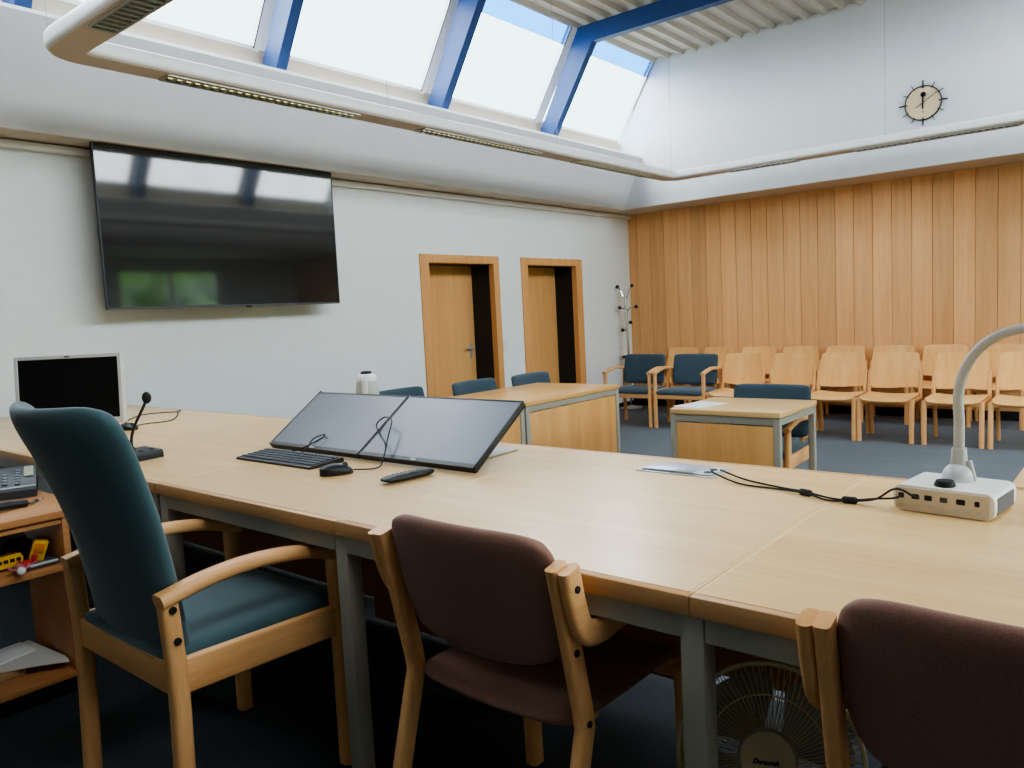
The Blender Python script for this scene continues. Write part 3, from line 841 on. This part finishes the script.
def mouse(label, loc, rz, mat=M_BLACK):
    t = thing('computer_mouse', label, 'mouse', loc, rz)
    def f(u, v):
        a, b = disc_map(u, v, .45)
        return (a*.031, b*.054, .001+.034*max(0, (1-a*a*.75-.0)*(1-(b+.15)**2*.72))**.6 if max(abs(u), abs(v)) < 1 else 0)
    bm = NB(); shell(bm, f, 14, 18, lambda u, v: .001)
    obj('body', bm, mat, t, angle=70)
    obj('wheel', lathe(NB(), [(0, -.004), (.009, -.004), (.009, .004), (0, .004)], 14, Matrix.Translation((0, .03, .028)) @ Matrix.Rotation(pi/2, 4, 'Y')), M_DGREY, t)
    return t
mouse('black computer mouse lying between the keyboard and the remote control', (-2.055, 1.545, T), -.45)
mouse('black computer mouse beside the white monitor', (-4.03, 1.76, T), -1.3)
# the two cables hanging over the monitors
bm = NB(); tube(bm, [(-2.03, 1.595, T+.008), (-1.985, 1.66, T+.006), (-2.0, 1.70, T+.03), (-2.06, 1.78, T+.09), (-2.10, 1.835, T+.135), (-2.165, 1.86, T+.14), (-2.19, 1.84, T+.115), (-2.14, 1.81, T+.085), (-2.07, 1.77, T+.07), (-2.02, 1.73, T+.05)], .0024, 6, smooth=6)
tag(obj('mouse_cable', bm, M_BLK2), 'thin black mouse cable looped over the seam of the tilted monitors', 'cable')
bm = NB(); tube(bm, [(-2.46, 1.692, T+.012), (-2.46, 1.725, T+.03), (-2.47, 1.76, T+.055), (-2.44, 1.79, T+.07), (-2.425, 1.77, T+.062), (-2.45, 1.735, T+.042), (-2.50, 1.712, T+.02), (-2.58, 1.71, T+.006), (-2.68, 1.70, T+.004)], .0024, 6, smooth=6)
tag(obj('keyboard_cable', bm, M_BLK2), 'thin black keyboard cable curling over the left tilted monitor', 'cable')
# remote
t = thing('remote_control', 'slim black remote control lying near the front edge of the bench', 'remote control', (-1.772, 1.60, T), -.10)
def f(u, v):
    a, b = disc_map(u, v, .25)
    return (a*.024, b*.095, .011+.003*(1-a*a))
obj('body', shell(NB(), f, 10, 18, edge_th(.009, 4)), M_BLACK, t, angle=60)
bm = NB()
for r in range(7):
    for c in range(3):
        box(bm, -.015+c*.011, -.007+c*.011, -.05+r*.015, -.043+r*.015, .018, .0245, bev=.001, seg=1)
obj('buttons', bm, M_DGREY, t)

# conference camera
t = thing('conference_camera', 'white and grey owl-shaped conference camera standing behind the tilted monitors', 'camera', (-2.765, 2.282, T))
obj('body', lathe(NB(), [(0, 0), (.052, 0), (.056, .01), (.056, .10), (.052, .18), (.045, .225), (.040, .235), (0, .235)], 32), M_LGREY, t)
obj('cap', lathe(NB(), [(.0480, .222), (.0465, .236), (.040, .247), (.028, .254), (0, .254)], 32), M_WHITE, t)
obj('lens_ring', lathe(NB(), [(.026, .248), (.025, .262), (.018, .266), (0, .266)], 24), M_BLK2, t)
obj('face_strip', B(-.013, .013, -.0575, -.040, .165, .235, bev=.006), M_WHITE, t)
obj('speaker_slot', B(-.008, .008, -.0600, -.05, .115, .155, bev=.003), plain('slot_grey', (128, 126, 122), .6), t)
t.rotation_euler = (0, 0, math.radians(38))

# white desk monitor, microphone, cables
t = thing('desk_monitor', 'monitor with white frame and black screen behind the teal armchair', 'monitor', (-4.107, 1.52, T), math.atan2(.335, .40))
MT = Matrix.Translation((0, 0, .055)) @ Matrix.Rotation(-.08, 4, 'X')
obj('casing', B(-.263, .263, 0, .04, 0, .345, bev=.008, M=MT), M_SILVER, t)
bm = NB()
for q in ((-.263, -.245, 0, .345), (.245, .263, 0, .345), (-.245, .245, 0, .03), (-.245, .245, .327, .345)):
    box(bm, q[0], q[1], -.006, .002, q[2], q[3], bev=.002, seg=1, M=MT)
obj('bezel', bm, M_SILVER, t)
obj('screen', B(-.245, .245, -.0015, .003, .03, .327, M=MT), M_LCDM, t, smooth=False)
obj('badge', B(-.012, .012, -.008, -.005, .333, .339, M=MT), M_DGREY, t)
obj('stand_column', B(-.05, .05, .03, .06, .005, .25, bev=.005), M_SILVER, t)
obj('foot', B(-.13, .13, -.06, .14, 0, .014, bev=.005), M_DGREY, t)

t = thing('microphone', 'black gooseneck microphone standing on the bench beside the teal armchair', 'microphone', (-3.055, 1.33, T), math.radians(100))
bm = NB(); prism(bm, [(-.065, 0), (.065, 0), (.065, .022), (.05, .038), (-.06, .030), (-.065, .022)], 'x', -.10, .10)
obj('base', bm, M_BLACK, t)
for k in (-.02, .02): obj('button', lathe(NB(), [(0, 0), (.009, 0), (.009, .006), (0, .006)], 12, Matrix.Translation((.055+k, -.025, .031))), M_DGREY, t)
bm = NB(); tube(bm, [(.025, .02, .03), (.026, .02, .08), (.038, .01, .13), (.062, -.01, .19), (.074, -.02, .222)], .0055, 8, smooth=5)
lathe(bm, [(.014, .028), (.014, .04), (.006, .05)], 12, Matrix.Translation((.025, .02, 0)))
obj('gooseneck', bm, M_BLACK, t)
bm = NB(); bmesh.ops.create_uvsphere(bm, u_segments=16, v_segments=12, radius=.0175, matrix=Matrix.Translation((.078, -.022, .236)) @ Matrix.Diagonal((1, 1, 1.35, 1)))
obj('foam_head', bm, M_BLK2, t)
bm = NB(); tube(bm, [(-4.30, 1.86, T+.004), (-4.45, 1.95, T+.004), (-4.62, 2.10, T+.004), (-4.60, 2.22, T+.004), (-4.54, 2.27, T+.004), (-4.56, 2.31, T+.008), (-4.46, 2.24, T+.008), (-4.33, 2.17, T+.004), (-4.14, 2.03, T+.004), (-4.15, 1.88, T+.004), (-4.05, 1.80, T+.004)], .003, 6, smooth=5)
tag(obj('cable_loop', bm, M_BLK2), 'thin dark cable lying in a loop on the bench right of the white monitor', 'cable')

# flush socket plate
t = thing('table_socket', 'flush aluminium socket flap let into the bench top', 'socket', (-1.087, 2.085, T))
bm = NB()
for q in ((-.125, .125, -.068, -.062), (-.125, .125, .062, .068), (-.125, -.115, -.062, .062), (.115, .125, -.062, .062)): box(bm, q[0], q[1], q[2], q[3], 0, .004, bev=.001, seg=1)
obj('frame', bm, M_ALU, t)
obj('flap', B(-.112, .06, -.050, .060, 0, .008, bev=.002), M_ALU, t)
obj('shadow_gap', B(-.112, .112, -.061, -.050, 0, .0025), M_BLK2, t)
obj('outlet_strip', B(.063, .112, -.048, .060, 0, .005, bev=.001, seg=1), M_SILVER, t)
for k in (-.02, .02): obj('outlet', lathe(NB(), [(0, 0), (.012, 0), (.012, .002), (0, .002)], 12, Matrix.Translation((.088, k, .005))), M_DGREY, t)

# document camera
t = thing('document_camera', 'white document camera with curved grey arm on the right of the bench', 'document camera', (-.350, 1.975, T), math.radians(-7))
hx, hy = .103, .080
bm = NB(); sweep(bm, [(0, -hy, .031), (0, hy, .031)], [(a, b) for a, b in rr(2*hx, .058, .018, 5)], side=(1, 0, 0))
obj('base', bm, M_WHITE, t)
obj('end_grille', B(hx-.002, hx+.0012, -hy+.02, hy-.02, .012, .048, bev=.001, seg=1), M_DGREY, t)
obj('port_panel', B(-hx+.006, hx-.010, -hy-.002, -hy+.002, .006, .054), plain('port_plate', (196, 184, 166), .45), t)
for k, (px, w, m) in enumerate(((-.085, .012, M_BLK2), (-.055, .016, M_BLK2), (-.028, .016, M_BLK2), (.004, .016, M_DGREY), (.038, .018, M_BLK2), (.07, .010, M_BLK2))):
    obj('port', B(px-w/2, px+w/2, -hy-.0035, -hy+.001, .030, .042, bev=.0015, seg=1), m, t)
bm = NB()
for px in (-.085, -.05, -.02, .0, .03, .05, .075): box(bm, px-.006, px+.006, -hy-.0026, -hy, .014, .020)
obj('port_symbols', bm, M_LGREY, t)
obj('control_knob', lathe(NB(), [(0, 0), (.021, 0), (.022, .004), (.018, .013), (0, .014)], 20, Matrix.Translation((-.005, -.045, .060))), M_BLK2, t)
bm = NB(); bmesh.ops.create_uvsphere(bm, u_segments=24, v_segments=14, radius=.034, matrix=Matrix.Translation((.0, .03, .066)) @ Matrix.Diagonal((1, 1, 1.05, 1)))
obj('swivel_dome', bm, M_SILVER, t)
bm = NB(); sweep(bm, [(.0, .034, .085), (.0, .034, .135)], rr(.030, .030, .008), side=(1, 0, 0), scale=[1.15, .92])
sweep(bm, [(.024, .03, .06), (.012, .032, .105)], rr(.012, .03, .004), side=(0, 1, 0))
obj('neck', bm, M_LGREY, t)
P = spline([(0, .034, .13), (.0, .034, .20), (-.002, .035, .255), (.010, .037, .315), (.040, .041, .365), (.082, .046, .395), (.135, .052, .408), (.19, .06, .405)], 6)
bm = NB(); sweep(bm, P, rr(.021, .021, .007), side=(0, 1, 0))
obj('arm', bm, M_LGREY, t)
obj('camera_head', lathe(NB(), [(0, -.03), (.024, -.03), (.028, -.02), (.028, .03), (.02, .04), (0, .04)], 24, Matrix.Translation((.165, .045, .382)) @ Matrix.Rotation(pi/2, 4, 'X')), M_LGREY, t)
obj('lens', lathe(NB(), [(0, 0), (.020, 0), (.018, .004), (0, .002)], 20, Matrix.Translation((.165, .014, .382)) @ Matrix.Rotation(pi/2, 4, 'X')), M_BLK2, t)
# cables from socket to camera
t = thing('camera_cable', 'pair of black cables with two ferrite cores between socket flap and document camera', 'cable', (-.75, 1.97, T))
o = Vector((-.75, 1.97, 0))
def cab(pts): 
    bm = NB(); tube(bm, [(Vector((x, y, z))-o) for x, y, z in pts], .0026, 7, smooth=6); return bm
obj('cord', cab([(-.99, 2.08, .008), (-.967, 2.038, .012), (-.863, 1.976, .004), (-.761, 1.963, .004), (-.674, 1.934, .008), (-.61, 1.905, .004), (-.555, 1.906, .008), (-.50, 1.90, .02), (-.46, 1.885, .05), (-.435, 1.872, .055), (-.408, 1.868, .042), (-.405, 1.888, .036)]), M_BLK2, t)
obj('cord', cab([(-.975, 2.10, .008), (-.945, 2.065, .012), (-.87, 2.03, .004), (-.754, 1.982, .004), (-.677, 1.945, .009), (-.612, 1.928, .004), (-.558, 1.915, .008), (-.50, 1.905, .02), (-.458, 1.888, .030), (-.442, 1.896, .036)]), M_BLK2, t)
for x, y, a in ((-.674, 1.94, .35), (-.560, 1.912, -.1)):
    obj('ferrite_core', lathe(NB(), [(0, -.017), (.006, -.017), (.0085, -.013), (.0085, .013), (.006, .017), (0, .017)], 14, Matrix.Translation((x+.75, y-1.97, .0085)) @ Matrix.Rotation(-a, 4, 'Z') @ Matrix.Rotation(pi/2, 4, 'Y')), M_BLK2, t)

# paper on the witness table
bm = B(-.105, .105, -.1485, .1485, 0, .0015); 
p = obj('paper_sheet', bm, M_PAPER); p.location = (-2.265, 4.60, .75); p.rotation_euler = (0, 0, -.2)
tag(p, 'white sheet of paper lying on the small square table', 'paper')

# ------------------------------------------------------------------ fan under the bench
fx, fy, fz = -.612, 1.515, .282
t = thing('table_fan', 'cream table fan with wire grille standing under the bench', 'fan', (fx, fy, PD), math.atan2(.60, 1.5)*.9)
t.scale = (.95, .95, .97)
MF = Matrix.Translation((0, 0, fz)) @ Matrix.Rotation(pi/2-.46, 4, 'X')      # local z points out of the front
def ring(bm, r, z, w): tube(bm, [MF @ Vector((r*math.cos(a*pi/28), r*math.sin(a*pi/28), z)) for a in range(56)], w, 6, closed=True)
bm = NB(); ring(bm, .197, .0, .006); obj('grille_rim', bm, M_FANC, t)
for nm, zs, zc in (('front_grille', 1, .055), ('rear_grille', -1, -.07)):
    bm = NB()
    n = 84 if zs > 0 else 60
    for i in range(n):
        a = 2*pi*i/n+(.4 if zs < 0 else 0); tw = .12*zs
        pts = []
        for k in range(6):
            q = k/5; r = .06+(.195-.06)*q
            pts.append(MF @ Vector((r*math.cos(a+tw*q), r*math.sin(a+tw*q), zc*(1-q**3))))
        tube(bm, pts, .0012, 4)
    ring(bm, .13, zc*.85, .0018)
    g = obj(nm, bm, M_FANC, t)
obj('hub_cap', lathe(NB(), [(0, .05), (.058, .05), (.060, .056), (.056, .061), (0, .063)], 36, MF), M_FANC, t)
bm = NB(); ring(bm, .061, .056, .003); obj('hub_ring', bm, M_FANB, t)
for k in range(4):
    a0 = k*pi/2+.62
    def f(u, v):
        q = (v+1)/2; r = .03+.15*q
        wd = .30+.42*math.sin(min(1, q*1.1)*pi/2)*math.sqrt(max(0, 1-max(0, (q-.72)/.28)**2*.75))
        a = a0+u*wd
        return MF @ Vector((r*math.cos(a), r*math.sin(a), .0+.018*u))
    obj('blade', shell(NB(), f, 10, 12, lambda u, v: .0012), M_FANB, t)
obj('motor_housing', lathe(NB(), [(0, -.16), (.035, -.155), (.05, -.12), (.052, -.06), (.0, -.05)], 24, MF), M_FANC, t)
bm = NB(); tube(bm, [(0, .06, .02), (0, .075, .14), (0, .09, fz-.04)], .022, 12)
obj('neck', bm, M_FANC, t)
obj('base', lathe(NB(), [(0, 0), (.115, 0), (.118, .012), (.10, .026), (.03, .04), (0, .042)], 32, Matrix.Translation((0, .06, 0))), M_FANC, t)
cu = bpy.data.curves.new('lettering', 'FONT'); cu.body = 'Duracraft'; cu.size = .0135; cu.align_x = 'CENTER'; cu.align_y = 'CENTER'; cu.extrude = .0004; cu.shear = .25; cu.offset = .0006
to = bpy.data.objects.new('lettering', cu); COL.objects.link(to)
dg = bpy.context.evaluated_depsgraph_get()
me = bpy.data.meshes.new_from_object(to.evaluated_get(dg))
bpy.data.objects.remove(to)
me.materials.clear(); me.materials.append(M_TEXT)
me.transform(MF @ Matrix.Translation((-.004, -.004, .0640)))
lo = bpy.data.objects.new('lettering', me); link(lo, t); lo['label'] = 'dark maker lettering on the hub cap'

# ------------------------------------------------------------------ trolley on the left and what lies on it
TX0, TX1, TY0, TY1 = -3.24, -2.86, .05, 1.02
t = thing('shelf_trolley', 'open beech shelf unit at the left edge carrying the telephone', 'shelf unit', ((TX0+TX1)/2, .53, PD))
cxm, cym = (TX0+TX1)/2, .53
def tbx(x0, x1, y0, y1, z0, z1, bev=.003): return B(x0-cxm, x1-cxm, y0-cym, y1-cym, z0-PD, z1-PD, bev=bev)
obj('top_board', tbx(-3.58, TX1+.01, TY0-.02, 1.09, .785, .810), M_TROL, t)
obj('pull_out_board', tbx(TX0, TX1-.004, TY0+.02, TY1-.022, .762, .778), M_TROL, t)
for y in (TY0, TY1-.022): obj('side_panel', tbx(TX0, TX1, y, y+.022, PD+.05, .785), M_TROL, t)
obj('shelf', tbx(TX0, TX1, TY0+.022, TY1-.022, .60, .622), M_TROL, t)
obj('shelf', tbx(TX0, TX1, TY0+.022, TY1-.022, .222, .242), M_TROL, t)
obj('plinth', tbx(TX0, TX1-.012, TY0+.01, TY1-.01, PD+.001, .218), M_BLK2, t)

# telephone
t = thing('telephone', 'dark grey desk telephone with keypad on the shelf unit', 'telephone', (-3.34, .945, .811), math.radians(70))
# local: x to the right of user, y away from user
bm = NB(); prism(bm, [(-.10, 0), (.11, 0), (.11, .085), (.095, .09), (-.095, .032), (-.10, .026)], 'x', -.14, .14)
obj('body', bm, plain('phone_grey', (50, 53, 58), .5), t)
sl = math.atan2(.058, .19)
MP = Matrix.Translation((0, -.0, .0625)) @ Matrix.Rotation(sl, 4, 'X')
bm = NB()
for r in range(4):
    for c in range(3): box(bm, -.02+c*.025, -.002+c*.025, -.055+r*.024, -.038+r*.024, -.001, .005, bev=.002, seg=1, M=MP)
obj('keypad', bm, M_KEYG, t)
bm = NB()
for r in range(6): box(bm, .072, .088, -.06+r*.022, -.046+r*.022, -.001, .004, bev=.001, seg=1, M=MP)
obj('side_keys', bm, M_KEYG, t)
obj('display', B(.10, .132, .0, .085, 0, .003, bev=.001, seg=1, M=MP), plain('phone_display', (150, 152, 128), .3), t)
obj('trim_line', B(-.139, .139, -.088, -.084, -.001, .003, M=MP), M_SILVER, t)
bm = NB(); P = [(-.105, -.085, .05), (-.105, -.06, .068), (-.105, .0, .082), (-.105, .07, .11), (-.105, .095, .118)]
sweep(bm, spline(P, 5), rr(.045, .022, .01), side=(1, 0, 0)); obj('receiver', bm, M_BLACK, t)
# cordless handset, keys, black box
t = thing('handset', 'black cordless handset lying in front of the telephone', 'handset', (-3.03, .875, .810), .25)
bm = NB(); sweep(bm, spline([(-.02, -.09, .014), (-.01, 0, .018), (-.005, .06, .014), (.0, .085, .012)], 5), rr(.042, .024, .011, 4), side=(1, 0, 0)); obj('body', bm, M_BLACK, t)
obj('display', B(-.016, .004, .0, .035, .029, .031), M_DGREY, t)
t = thing('key_ring', 'bunch of metal keys lying beside the telephone', 'keys', (-3.09, 1.0, .810), .3)
for k, a in enumerate((-.5, .1, .7)):
    bm = B(-.006, .006, -.05, .012, .001+.003*k, .003+.003*k, bev=.0005, seg=1, M=Matrix.Rotation(a, 4, 'Z'))
    obj('key', bm, M_CHROME if k != 1 else M_BLK2, t)
bm = NB(); sweep(bm, [(.012*math.cos(a*pi/10), .015+.012*math.sin(a*pi/10), .008) for a in range(20)], circ(.0015, 6), closed=True); obj('ring', bm, M_CHROME, t)

# toys on the middle shelf
ZS = .623
t = thing('toy_bus', 'yellow toy bus with dark windows on the middle shelf', 'toy bus', (-2.965, .845, ZS), .1)
t.scale = (.85, .85, .85)
obj('body', B(-.022, .022, -.065, .065, .010, .050, bev=.006), M_YEL, t)
obj('roof', B(-.020, .020, -.060, .060, .050, .060, bev=.004), M_YEL, t)
for k in range(5): obj('window', B(.0215, .0232, -.055+k*.023, -.038+k*.023, .032, .046), M_BLK2, t)
for y in (-.04, .042): obj('wheel', lathe(NB(), [(0, -.024), (.011, -.024), (.011, .024), (0, .024)], 14, Matrix.Translation((0, y, .011)) @ Matrix.Rotation(pi/2, 4, 'Y')), M_BLK2, t)
t = thing('toy_truck', 'yellow toy block vehicle standing upright on the grey tray', 'toy', (-2.94, .935, ZS+.018), -.3)
MM = Matrix.Rotation(-.35, 4, 'X')
obj('body', B(-.02, .02, -.025, .02, .0, .07, bev=.005, M=MM), M_YEL, t)
obj('cab', B(.018, .026, -.018, .012, .03, .06, bev=.003, M=MM), plain('toy_orange', (206, 120, 36), .5), t)
obj('wheel', lathe(NB(), [(0, -.004), (.01, -.004), (.01, .004), (0, .004)], 12, MM @ Matrix.Translation((.023, -.01, .014)) @ Matrix.Rotation(pi/2, 4, 'Y')), M_RED, t)
t = thing('toy_tray', 'flat grey plastic tray at the end of the middle shelf', 'tray', (-2.955, .952, ZS), .05)
obj('shell', B(-.08, .07, -.068, .038, 0, .016, bev=.006), M_DGREY, t)
obj('rim', B(.062, .072, -.06, .03, .010, .018, bev=.003), M_SILVER, t)
t = thing('black_pouch', 'crumpled black pouch behind the yellow toys on the middle shelf', 'pouch', (-3.09, .93, ZS), 0)
def f(u, v):
    a, b = disc_map(u, v, .5)
    return (a*.05, b*.055, .012+.055*max(0, (1-a*a)*(1-b*b))**.5+.008*math.sin(7*a+4*b))
obj('bag', shell(NB(), f, 14, 14, lambda u, v: .003), M_BLK2, t, angle=80)
obj('flap', B(.0, .045, -.03, .03, .052, .062, bev=.003), M_BLACK, t)
def figure(label, loc, body, head, rz, lie):
    t = thing('toy_figure', label, 'toy figure', loc, rz)
    MM = Matrix.Translation((0, 0, .018 if lie else .001)) @ Matrix.Rotation(pi/2 if lie else 0, 4, 'X')
    obj('torso', lathe(NB(), [(0, 0), (.013, 0), (.016, .012), (.012, .034), (.005, .04), (0, .04)], 14, MM), body, t)
    bm = NB(); bmesh.ops.create_icosphere(bm, subdivisions=2, radius=.014, matrix=MM @ Matrix.Translation((0, 0, .052))); obj('head', bm, head, t)
    for s in (-1, 1):
        bm = NB(); tube(bm, [MM @ Vector((s*.012, 0, .032)), MM @ Vector((s*.026, .004, .018)), MM @ Vector((s*.03, .008, .006))], .0045, 7); obj('arm', bm, body, t)
figure('small red toy figure lying between the bus and the tray', (-2.92, .908, ZS), M_RED, M_PAPER, .6, True)
figure('small pink toy figure lying in front of the toy bus', (-2.89, .865, ZS), M_PINK, M_PAPER, 1.4, True)
figure('brown toy figure sitting behind the toy bus near the black pouch', (-3.10, .85, ZS), M_TANB, M_TANB, .2, False)
figure('brown toy figure with tan head leaning at the back of the middle shelf', (-3.17, .97, ZS), M_TANB, M_TAN, .1, False)
figure('pale toy figure lying at the left end of the middle shelf', (-3.02, .77, ZS), M_PINK, M_CARD, 2.2, True)
# lower shelf: folder and wooden block
t = thing('paper_folder', 'white open folder lying on the bottom shelf', 'folder', (-3.0, .87, .242), .0)
def slabq(P, z0, z1): return prism(NB(), P, 'z', z0, z1)
obj('cover', slabq([(-.02, .05), (.12, .125), (.10, .105), (.04, .03), (-.06, -.03)], .05, .054) if False else slabq([(-.20, -.10), (-.22, .10), (.06, .125), (.115, .115), (.055, .03), (-.03, -.12)], .030, .034), M_CARD, t)
obj('sheets', slabq([(-.19, -.12), (-.21, .07), (-.09, .08), (-.04, -.11)], .034, .040), M_PAPER, t)
t = thing('tan_box', 'flat tan box lying under the white folder on the bottom shelf', 'box', (-3.04, .81, .243), .05)
obj('body', B(-.10, .06, -.14, .07, 0, .028, bev=.004), M_TAN, t)

# ------------------------------------------------------------------ cable clutter under the bench
def floor_cable(label, pts, r=.004):
    bm = NB(); tube(bm, pts, r, 6, smooth=5); tag(obj('power_cable', bm, M_BLK2), label, 'cable')
floor_cable('black power cable hanging in loops under the bench behind the middle brown chair', [(-1.75, 1.95, .80), (-1.72, 1.90, .55), (-1.65, 1.85, .33), (-1.52, 1.80, .38), (-1.45, 1.82, .5), (-1.5, 1.88, .42), (-1.62, 1.9, .25), (-1.7, 1.85, .172)])
floor_cable('black power cable drooping under the bench behind the teal armchair', [(-2.35, 1.95, .80), (-2.3, 1.9, .6), (-2.15, 1.88, .45), (-1.98, 1.9, .52), (-1.9, 1.93, .7), (-1.86, 1.96, .80)])
t = thing('power_strip', 'dark multi-socket power strip lying on the floor under the bench', 'power strip', (-1.72, 1.72, PD), .4)
obj('body', B(-.17, .17, -.027, .027, 0, .04, bev=.006), M_DGREY, t)
for k in range(5): obj('outlet', lathe(NB(), [(0, 0), (.018, 0), (.018, .002), (0, .002)], 14, Matrix.Translation((-.13+k*.065, 0, .04))), M_BLK2, t)

# greenery outside the right-hand windows
bm = NB()
for k in range(78):
    bmesh.ops.create_icosphere(bm, subdivisions=2, radius=random.uniform(.6, 1.1), matrix=Matrix.Translation((XR+5+random.uniform(0, 1.5), -3+(k % 26)*.62, random.uniform(.2, 2.6))))
for v in bm.verts: v.co += Vector((random.uniform(-.12, .12), random.uniform(-.12, .12), random.uniform(-.12, .12)))
h = obj('garden_hedge', bm, M_GREEN); tag(h, 'green hedge growing outside the windows', 'hedge'); h['kind'] = 'stuff'

# ------------------------------------------------------------------ world, light, camera
w = bpy.data.worlds.new('World'); S.world = w; w.use_nodes = True
nt = w.node_tree; bg = nt.nodes['Background']
tc = N(nt, 'ShaderNodeTexCoord'); sx = N(nt, 'ShaderNodeSeparateXYZ'); L(nt, tc.outputs['Generated'], sx.inputs[0])
rp = N(nt, 'ShaderNodeValToRGB')
e = rp.color_ramp.elements
e[0].position = .48; e[0].color = (.12, .13, .10, 1); e[1].position = .52; e[1].color = (.95, .98, 1.0, 1)
mr = N(nt, 'ShaderNodeMapRange'); mr.inputs['From Min'].default_value = -1
L(nt, sx.outputs['Z'], mr.inputs['Value']); L(nt, mr.outputs[0], rp.inputs['Fac'])
L(nt, rp.outputs['Color'], bg.inputs['Color']); bg.inputs['Strength'].default_value = 5.0

def portal(name, loc, direction, sx_, sy_):
    ld = bpy.data.lights.new(name, 'AREA'); ld.shape = 'RECTANGLE'; ld.size = sx_; ld.size_y = sy_
    ld.cycles.is_portal = True
    o = bpy.data.objects.new(name, ld); link(o); o.location = loc
    o.rotation_euler = Vector(direction).to_track_quat('-Z', 'Y').to_euler()
    return o
# local X axis of a track quat light is horizontal -> along world Y here
cz = (GZ0+GZ1)/2; cxl = (GX0+GX1)/2-.06; ln = math.hypot(GX1-GX0, GZ1-GZ0)
portal('portal_left', (cxl, (Y0+YU)/2, cz+.04), (GZ1-GZ0, 0, -(GX1-GX0)), YU-Y0, ln)
portal('portal_right', (mir(cxl), (Y0+YU)/2, cz+.04), (-(GZ1-GZ0), 0, -(GX1-GX0)), YU-Y0, ln)
portal('portal_windows', (XR+.15, 4.55, 1.7), (-1, 0, 0), 6.8, 1.6)

cam = bpy.data.cameras.new('Camera'); co = bpy.data.objects.new('Camera', cam); link(co)
R = Matrix(((0.76961421, 0.63656905, -0.04973747), (-0.01981373, 0.10166824, 0.99462103), (0.63820168, -0.76448899, 0.09085813))).transposed()
co.matrix_world = Matrix.Translation((0, 0, 1.4)) @ R.to_4x4()
cam.sensor_width = 36; cam.lens = 776.305/1024*36; cam.clip_start = .01
S.camera = co

S.view_settings.view_transform = 'AgX'
S.view_settings.look = 'AgX - Medium High Contrast'
S.view_settings.exposure = 1.8
# film-like shoulder of the camera's tone response
S.view_settings.use_curve_mapping = True
cm = S.view_settings.curve_mapping
cm.use_clip = False
cm.extend = 'HORIZONTAL'
def shoulder(c, lim):
    pts = [(0, 0), (.5, .5), (.8, .5+.26*(lim-.5)/1.0), (1.6, .5+.6*(lim-.5)), (3.0, .5+.86*(lim-.5)), (6.0, lim)]
    while len(c.points) > 2: c.points.remove(c.points[-1])
    c.points[0].location = pts[0]; c.points[1].location = pts[-1]
    for p in pts[1:-1]: c.points.new(*p)
    for p in c.points: p.handle_type = 'VECTOR'
for k, lim in enumerate((.76, 1.26, 1.62)): shoulder(cm.curves[k], lim)
cm.update()
S.cycles.use_denoising = True
S.cycles.max_bounces = 10; S.cycles.diffuse_bounces = 6; S.cycles.transparent_max_bounces = 12
S.cycles.sample_clamp_indirect = 8
S.cycles.caustics_reflective = False; S.cycles.caustics_refractive = False
